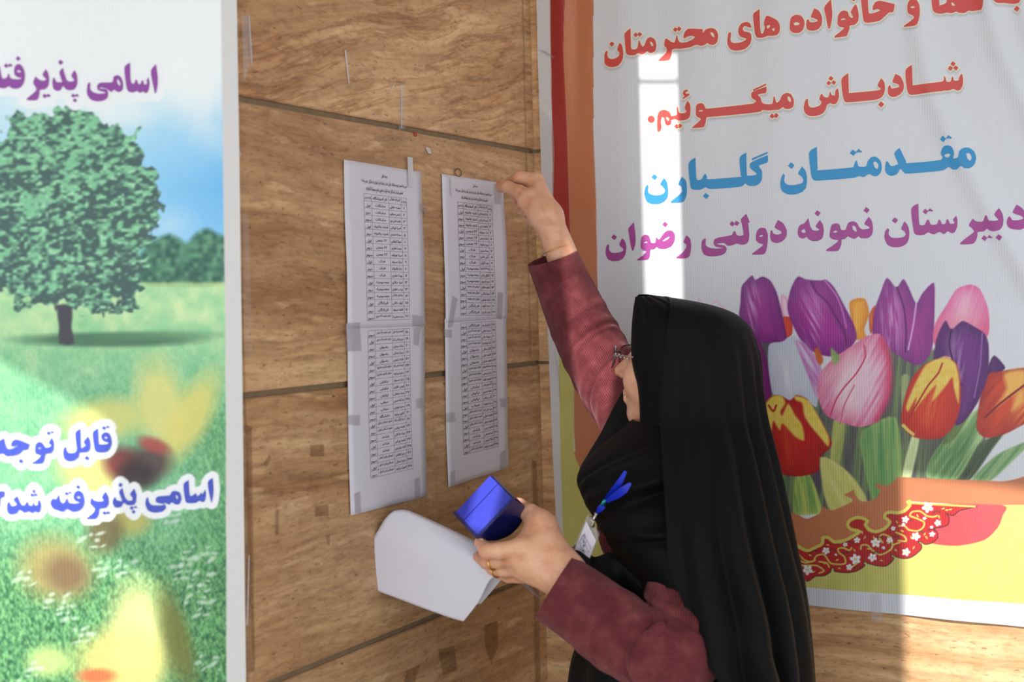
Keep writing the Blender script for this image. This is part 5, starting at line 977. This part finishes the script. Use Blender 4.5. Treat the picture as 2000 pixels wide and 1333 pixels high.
def cha_d(A, y):
    g = np.clip((y-640)/480, 0, 1)**1.2; s = (y-600)/700
    f = 0
    for a0, sl, w, am in ((66, -18, 5, 1.0), (57, -16, 4, -1.0), (46, -20, 5, .8), (38, -17, 4, -.8), (28, -16, 4.5, .9), (20, -13, 3.5, -.8), (11, -9, 4, .7), (3, -6, 4, -.6), (76, -19, 4, -.8), (86, -20, 6, .9), (95, -16, 5, -.7), (104, -8, 6, .7), (113, -4, 5, -.5)):
        f = f+am*ridge(A-(a0+sl*s), w*(1+.3*np.clip(s, 0, 1)))
    low = np.clip((y-1120)/120, 0, 1)
    f2 = ridge(A-(82-(y-1180)*.16), 7)*low*.8-ridge(A-(70-(y-1180)*.16), 6)*low*.8
    edge = np.clip((A-92)/20, 0, 1)
    hoodf = .0022*ridge(A-(60+(y-620)*.10), 10)*np.clip(1-(y-600)/200, 0, 1)+.004*np.clip(1-abs(y-690)/60, 0, 1)*ridge(A-2, 9)
    return g*.021*f+.008*f2+hoodf+.0015*np.sin(A/6+y/80)*g
ych = np.concatenate([np.linspace(577, 640, 50)[:-1], np.linspace(640, 1345, 260)[:-1], np.linspace(1345, 2690, 60)])
ch = loft('chador', cha, ang_of(seam_x, seam_y), -150, M['black'], person, cha_d, nc=330, ylist=ych)
# turned hem that runs down the near edge of the veil
# gown below, and the gathered front held over the forearm
loft('gown', [(1150, 1200, 1440, 1.95, .12), (1230, 1130, 1500, 1.95, .15), (1262, 1116, 1530, 1.95, .17), (1333, 1114, 1540, 1.95, .17), (1500, 1110, 1550, 1.95, .18), (2000, 1100, 1580, 1.92, .20), (2690, 1085, 1600, 1.91, .21)], 180, -180, M['black'], person, lambda A, y: .006*np.sin(A/7+y/200)*np.clip((y-1150)/150, 0, 1), nc=200, nr=120)
patch('gathered_veil', [[(1109, 1081, 1.86), (1128, 1066, 1.865), (1160, 1090, 1.85), (1196, 1082, 1.85), (1240, 1120, 1.82)], [(1112, 1092, 1.845), (1135, 1096, 1.83), (1165, 1105, 1.825), (1200, 1095, 1.825), (1250, 1135, 1.80)], [(1118, 1110, 1.84), (1140, 1125, 1.815), (1172, 1130, 1.805), (1210, 1125, 1.82), (1255, 1150, 1.79)], [(1130, 1130, 1.85), (1150, 1150, 1.82), (1180, 1160, 1.81), (1215, 1160, 1.83), (1258, 1175, 1.81)], [(1150, 1160, 1.87), (1165, 1180, 1.85), (1190, 1195, 1.84), (1230, 1200, 1.85), (1262, 1200, 1.84)]], M['black2'], person, disp=None)
# shoes
for s_ in (-1, 1):
    an = pelv+[.06*s_-.01, -.05*s_, 0]; v, q = build([cap([an[0]+.02, an[1]-.01, .045], [an[0]-.13, an[1]+.06, .035], .042, .034, .02)], .006); v[:, 2] = np.maximum(v[:, 2], .0)
    link('shoe', fast_mesh('shoe', v, q), M['black2'], person, smooth=True)
# eyes
for s_ in (-1, 1):
    v, q = build([ell(H(.074, .030*s_, .008), (.0115,)*3)], .0016, .01); link('eye', fast_mesh('eye', v, q), plain('eye', (225, 220, 215), .2), person, smooth=True)
# bracelet
def ring_mesh(c, ax, R_, r_, n=48, m=10, sq=1.0):
    ax = np.array(ax, float); ax /= np.linalg.norm(ax); u = np.cross(ax, [.3, .2, 1]); u /= np.linalg.norm(u); v = np.cross(ax, u); V = []
    for i in range(n):
        a = 2*math.pi*i/n; e = u*math.cos(a)+v*math.sin(a)*sq
        for j in range(m):
            b = 2*math.pi*j/m; V.append(c+e*(R_+r_*math.cos(b))+ax*r_*math.sin(b))
    f = [(i*m+j, ((i+1) % n)*m+j, ((i+1) % n)*m+(j+1) % m, i*m+(j+1) % m) for i in range(n) for j in range(m)]
    return V, f
M['gold'] = plain('gold', (226, 178, 96), .22, 1.0)
fd = pv(950, 1099, 1.86)-pv(976, 1096, 1.845); V, f = ring_mesh(pv(963, 1099, 1.8525), fd, .0112, .0014); V = np.array(V)
tag(link('ring', mesh('ring', V, f), M['gold'], smooth=True), 'plain gold ring on the middle finger of the lower hand', 'ring')
rr = tag(empty('ring'), 'gold ring with a dark red oval stone on the ring finger of the lower hand', 'ring')
fd = pv(962, 1112, 1.878)-pv(984, 1115, 1.856); V, f = ring_mesh(pv(971, 1114, 1.868), fd, .0106, .0013); link('band', mesh('band', V, f), M['gold'], rr, smooth=True)
v, q = build([ell(pv(961, 1108, 1.853), (.0062, .0026, .0036), .001, np.array([[.85, 0, -.5], [0, 1, 0], [.5, 0, .85]]))], .0007, .006); link('gemstone', fast_mesh('gemstone', v, q), plain('garnet', (92, 30, 34), .12), rr, smooth=True)
V, f = ring_mesh(pv(961, 1108, 1.8545), [0, 1, 0], .0052, .0009, 32, 8, .75); link('bezel', mesh('bezel', V, f), M['gold'], rr, smooth=True)
V, f = ring_mesh(pv(1088, 489, 2.125), pv(1098, 500, 2.12)-wr, .0275, .0007); tag(link('bracelet', mesh('bracelet', V, f), M['gold'], smooth=True), 'thin gold bracelet on the raised wrist at the cuff', 'bracelet')

# ------------------------------------------------------------------ glasses
def path_tube(name, pts, r, mat, parent, n=10, sm=6, flat=None):
    p = smooth_poly(pts, sm, False); tg = np.gradient(p, axis=0); tg /= np.linalg.norm(tg, axis=1)[:, None]; V = []
    for c, t_ in zip(p, tg):
        u = np.cross(t_, [.1, .3, 1]); u /= np.linalg.norm(u); v_ = np.cross(t_, u)
        for j in range(n): a = 2*math.pi*j/n; V.append(c+u*r*math.cos(a)+v_*r*math.sin(a)*(flat or 1))
    f = list(map(tuple, grid_faces(len(p), n, True)))+[tuple(range(n-1, -1, -1)), tuple(len(V)-n+k for k in range(n))]
    return link(name, mesh(name, V, f), mat, parent, smooth=True)
gl = tag(empty('eyeglasses'), 'thin metal eyeglasses with a rhinestone-set temple, worn by the woman', 'glasses')
M['gunmetal'] = plain('gunmetal', (96, 88, 88), .28, 1.0); M['silver'] = plain('silver', (196, 190, 186), .2, 1.0)
M['lens'] = tape_mat('lens', .10, (150, 96, 90))
for s_ in (-1, 1):
    rim = []
    for a in np.linspace(0, 2*math.pi, 29)[:-1]:
        ca, sa = math.cos(a), math.sin(a); sc = (abs(ca)**3+abs(sa)**3)**(-1/3.)
        s0 = s_*(.031+.0235*ca*sc); rim.append(H(.121-.45*abs(s0)**1.5*3.2, s0, -.003+.0165*sa*sc))
    path_tube('frame', rim+rim[:2], .0011, M['gunmetal'], gl, 8, 2)
    me = mesh('lens', rim+[np.mean(rim, 0)], [(i, (i+1) % 28, 28) for i in range(28)]); link('lens', me, M['lens'], gl, smooth=True).modifiers.new('t', 'SOLIDIFY').thickness = .001
    path_tube('temple', [H(.104, s_*.055, .003), H(.096, s_*.063, .004), H(.05, s_*.071, .008), H(0, s_*.071, .008)], .0014, M['silver'], gl, 8, 4)
    for k in range(9):
        v, q = build([ell(H(.101-.0034*k, s_*(.0595+.0009*k), .0042+(.0018 if k % 2 else -.0014)), (.0019,)*3)], .0006, .005); link('rhinestone', fast_mesh('rhinestone', v, q), M['silver'], gl, smooth=True)
path_tube('bridge', [H(.119, -.009, .001), H(.122, 0, .003), H(.119, .009, .001)], .001, M['gunmetal'], gl, 8, 4)

# ------------------------------------------------------------------ blue tape dispenser
B_ = pv(1005, 974, 1.835); C_ = pv(933, 1051, 1.832); BC = C_-B_; A_ = B_+np.array([-.040, .036, .0255]); 
e1 = BC; L1 = np.linalg.norm(e1); e1n = e1/L1; e2 = A_-B_; e2 -= e1n*(e2@e1n); L2 = np.linalg.norm(e2); e2n = e2/L2; e3 = np.cross(e1n, e2n)
if e3[1] < 0: e3 = -e3
def Q3(a, b, c): return B_+e1n*a*L1+e2n*b*L2+e3*c
t = NT('blue_plastic'); t.b.inputs['Base Color'].default_value = tuple(lin((20, 24, 84)))+(1,); t.b.inputs['Roughness'].default_value = .16; t.b.inputs['Coat Weight'].default_value = .4; t.b.inputs['Coat Roughness'].default_value = .08
t.b.inputs['Specular IOR Level'].default_value = .6; M['bplastic'] = t.m
t = NT('blue_lid_plastic'); t.b.inputs['Base Color'].default_value = tuple(lin((44, 55, 172)))+(1,); t.b.inputs['Roughness'].default_value = .22; t.b.inputs['Coat Weight'].default_value = .3; M['blid'] = t.m
dsp = tag(empty('tape_dispenser'), 'dark blue plastic tape dispenser held up in the lower hand', 'dispenser')
D3 = .062
prof = [(0, 0), (.0, .004), (-.02, .016), (-.0, .038), (.12, .054), (.35, .064), (.62, .062), (.86, .044), (.99, .018), (1.0, .004), (1, 0)]
pp = smooth_poly([(a, c) for a, c in prof[1:-1]], 5, False); pp = np.vstack([[0.0, 0.0], pp, [1.0, 0.0]]); n_ = len(pp)
import bmesh
def prism(name, pp, b0, b1, mat, parent, bev=.0016, off=0.0, grow=0.0):
    n_ = len(pp); cen = np.array([.5, .026]); q = cen+(pp-cen)*(1+grow)
    vs = [Q3(a, b0, c+off) for a, c in q]+[Q3(a, b1, c+off) for a, c in q]; fs = [tuple(range(n_)), tuple(range(2*n_-1, n_-1, -1))]+[(i, i+n_, (i+1) % n_+n_, (i+1) % n_) for i in range(n_)]
    me = mesh(name, vs, fs); bm = bmesh.new(); bm.from_mesh(me); bmesh.ops.recalc_face_normals(bm, faces=bm.faces)
    eds = [e for e in bm.edges if len(e.link_faces) == 2 and e.calc_face_angle(0) > .5]; bmesh.ops.bevel(bm, geom=eds, offset=bev, segments=3, affect='EDGES'); bm.to_mesh(me); bm.free()
    o = link(name, me, mat, parent, smooth=True)
    o.modifiers.new('wn', 'WEIGHTED_NORMAL').keep_sharp = True
    return o
prism('body', pp, .0, 1.0, M['bplastic'], dsp, .002)
# lighter front plate with a seam, rims
def slab(name, a0, a1, b0, b1, c0, c1, mat, bev=.0006): return link(name, box_mesh(name, Q3(a0, b0, c0), e1n*(a1-a0)*L1, e2n*(b1-b0)*L2, e3*(c1-c0), bev), mat, dsp)
slab('front_plate', .03, .97, .05, .62, -.0012, .0005, M['blid']); slab('front_plate', .03, .97, .635, .97, -.0012, .0005, M['blid'])
slab('rim', -.005, 1.005, -.03, .035, -.0012, .003, M['bplastic'], .0009); slab('rim', .955, 1.03, 0, 1.02, -.002, .004, M['bplastic'], .0009)
for a, b, w_, h_ in ((.25, .40, .22, .004), (.25, .52, .18, .004), (.45, .28, .004, .2), (.55, .45, .2, .004), (.62, .3, .004, .25), (.3, .3, .004, .2), (.7, .2, .16, .004), (.15, .55, .15, .004), (.8, .45, .1, .004)):
    slab('embossed_line', a, a+max(w_*.5, .006), b, b+max(h_, .012) if h_ < .01 else b+h_, -.0015, -.0010, M['blid'], 0)

# ------------------------------------------------------------------ held papers
def held(name, rows, label, group=None, z=0):
    g = np.array([[pv(*q) for q in r] for r in rows]); a = np.array([smooth_poly(r, 8, False) for r in g]); b = np.array([smooth_poly(a[:, j], 8, False) for j in range(a.shape[1])]).transpose(1, 0, 2)
    me = fast_mesh(name, b.reshape(-1, 3), grid_faces(b.shape[0], b.shape[1])); o = link(name, me, M['paper2'], smooth=True); o.modifiers.new('thick', 'SOLIDIFY').thickness = .00025
    return tag(o, label, 'paper', group)
M['paper2'] = plain('held_paper', (222, 220, 232), .7, var=.01, bscale=20)
# rows run from the lower free edge up over the bend and back behind; columns from the left edge to the right
held('paper_sheet', [
    [(676, 1133, 1.99), (750, 1160, 1.97), (830, 1190, 1.95), (880, 1208, 1.94), (905, 1215, 1.935)],
    [(706, 1090, 1.975), (775, 1117, 1.955), (850, 1145, 1.935), (905, 1165, 1.92), (935, 1176, 1.915)],
    [(733, 1045, 1.965), (800, 1072, 1.94), (868, 1100, 1.92), (920, 1120, 1.905), (957, 1134, 1.90)],
    [(752, 1014, 1.965), (815, 1040, 1.94), (880, 1069, 1.915), (930, 1092, 1.90), (985, 1118, 1.895)],
    [(768, 999, 1.97), (800, 1003, 1.955), (880, 1040, 1.93), (935, 1070, 1.912), (985, 1095, 1.905)],
    [(785, 996, 1.985), (808, 1002, 1.975), (884, 1036, 1.945), (940, 1064, 1.925), (985, 1088, 1.915)],
    [(800, 998, 2.01), (830, 1011, 1.995), (886, 1038, 1.965), (945, 1067, 1.94), (985, 1088, 1.93)],
    [(806, 1006, 2.03), (840, 1022, 2.01), (895, 1048, 1.98), (950, 1076, 1.95), (985, 1094, 1.94)],
    [(800, 1030, 2.04), (840, 1045, 2.02), (895, 1070, 1.99), (950, 1098, 1.955), (990, 1114, 1.945)]],
    'white sheet bent over the fingers, front one of the held papers, stapled at its corner', 'papers held in the lower hand')
held('paper_sheet', [
    [(679, 1114, 2.03), (730, 1135, 2.02), (800, 1160, 2.0), (900, 1185, 1.96), (940, 1180, 1.95)],
    [(712, 1072, 2.02), (760, 1095, 2.0), (820, 1115, 1.98), (900, 1135, 1.95), (985, 1125, 1.92)],
    [(745, 1032, 2.005), (790, 1040, 1.99), (850, 1065, 1.97), (920, 1095, 1.945), (985, 1110, 1.915)],
    [(770, 1004, 2.0), (800, 1006, 1.985), (860, 1035, 1.965), (930, 1072, 1.935), (985, 1100, 1.92)]],
    'white sheet showing a narrow sliver behind the front held paper', 'papers held in the lower hand')
held('paper_sheet', [
    [(1012, 1128, 1.885), (1016, 1130, 1.888), (1024, 1136, 1.89)],
    [(1026, 1146, 1.885), (1029, 1148, 1.888), (1035, 1148, 1.892)],
    [(1040, 1158, 1.885), (1042, 1159, 1.888), (1046, 1160, 1.89)],
    [(1051, 1167, 1.885), (1053, 1168, 1.888), (1055, 1169, 1.89)]],
    'thin curled paper corner poking out below the lower hand', 'papers held in the lower hand')
path_tube('staple', [pv(697, 1113, 1.978), pv(699.5, 1108.5, 1.976)], .0004, M['gunmetal'], None, 6, 2)
tag(bpy.data.objects['staple'], 'small staple at the lower left corner of the held papers', 'staple')

# ------------------------------------------------------------------ badge on its lanyard
la = tag(empty('lanyard'), 'blue ribbon lanyard with metal clip over the black scarf', 'lanyard')
M['ribbon'] = plain('blue_ribbon', (20, 44, 190), .45, var=.1, bscale=500, bump=.3); M['teal'] = plain('crimp', (40, 140, 150), .25, .8)
def ribbon(name, pts, wd, mat, parent):
    g = np.array([pv(*q[:3]) for q in pts]); p = smooth_poly(g, 6, False); tg = np.gradient(p, axis=0); tg /= np.linalg.norm(tg, axis=1)[:, None]; sd = np.cross(tg, FW); sd /= np.linalg.norm(sd, axis=1)[:, None]
    ww = np.interp(np.linspace(0, 1, len(p)), np.linspace(0, 1, len(wd)), wd)[:, None]/2; tw = np.linspace(0, 1.3, len(p))[:, None]
    e = sd*np.cos(tw*.6)+FW*np.sin(tw*.6)
    V = np.concatenate([p-e*ww, p+e*ww, p+e*ww+FW*.0006, p-e*ww+FW*.0006]); n = len(p)
    f = [(a*n+i, a*n+i+1, ((a+1) % 4)*n+i+1, ((a+1) % 4)*n+i) for a in range(4) for i in range(n-1)]
    return link(name, mesh(name, V, f), mat, parent)
ribbon('strap', [(1222, 921, 1.80), (1210, 943, 1.805), (1200, 957, 1.81), (1184, 976, 1.815)], [.004, .009, .011, .010], M['ribbon'], la)
ribbon('strap', [(1232, 944, 1.80), (1218, 958, 1.80), (1204, 968, 1.805), (1184, 980, 1.812)], [.003, .012, .013, .010], M['ribbon'], la)
path_tube('crimp', [pv(1183, 977, 1.812), pv(1176, 989, 1.815)], .0042, M['teal'], la, 10, 2, .5)
ribbon('strap', [(1178, 988, 1.812), (1172, 995, 1.815), (1166, 1003, 1.82)], [.008, .010, .005], M['ribbon'], la)
path_tube('hook', [pv(1165, 1003, 1.818), pv(1162, 1010, 1.82), pv(1158, 1016, 1.82)], .0022, M['silver'], la, 8, 4)
V, f = ring_mesh(pv(1163, 1006, 1.817), [1, .2, .3], .003, .0009, 24, 8); link('swivel', mesh('swivel', V, f), M['silver'], la, smooth=True)
path_tube('clip', [pv(1154, 1010, 1.82), pv(1158, 1020, 1.815), pv(1157, 1030, 1.818)], .0028, M['silver'], la, 8, 4, .6)
bd = tag(empty('name_badge'), 'clear plastic name badge with a signed white card hanging at the chest', 'badge')
def quadpx(name, pts, Z, mat, parent, th=.0006):
    a = np.array([pv(x, y, z) for (x, y), z in zip(pts, Z)]); n = np.cross(a[1]-a[0], a[2]-a[0]); n /= np.linalg.norm(n)
    if n@FW < 0: n = -n
    k = len(a); vs = list(a)+list(a+n*th); return link(name, mesh(name, vs, [tuple(range(k)), tuple(range(2*k-1, k-1, -1))]+[(i, i+k, (i+1) % k+k, (i+1) % k) for i in range(k)]), mat, parent)
t = tape_mat('badge_plastic', .16, (210, 205, 225)); M['badge'] = t
bz = [1.848, 1.832, 1.838, 1.858]
quadpx('sleeve', [(1148, 1005), (1170, 1044), (1150, 1095), (1112, 1085)], bz, M['badge'], bd, .0018)
quadpx('card', [(1145, 1019), (1164, 1057), (1150, 1095), (1118, 1084)], [1.845, 1.834, 1.839, 1.856], M['paper'], bd)
def on_card(u, v):   # u along the long side downwards, v across
    a = pv(1145, 1019, 1.8435); b = pv(1164, 1057, 1.8325); c = pv(1118, 1084, 1.8545); return a+(c-a)*u+(b-a)*v-FW*.0003
cdx = on_card(0, 1)-on_card(0, 0); cdy = on_card(1, 0)-on_card(0, 0)
sh = Sheet()
for k, (s, u) in enumerate((('سازمان دانش آموزی', .30), ('کارت شناسایی مراقب', .42), ('نام', .60), ('رضوان', .86))):
    V, Fc = text2d(s); wd = np.ptp(V[:, 0]); sc = min(.7, .18*wd)/wd
    kk = len(sh.V); sh.V += [on_card(u-y*sc*.55, .55+x*sc) for x, y in V]; sh.F += [tuple(i+kk for i in f_) for f_ in Fc]
link('card_text', mesh('card_text', sh.V, sh.F), M['toner'], bd)
path_tube('signature', [on_card(.5+.16*math.cos(a*1.0)+.1*math.cos(a*2.7), .25+.18*math.sin(a)+.03*a/6) for a in np.linspace(0, 11, 30)], .00022, M['pen_ink'], bd, 5, 3)
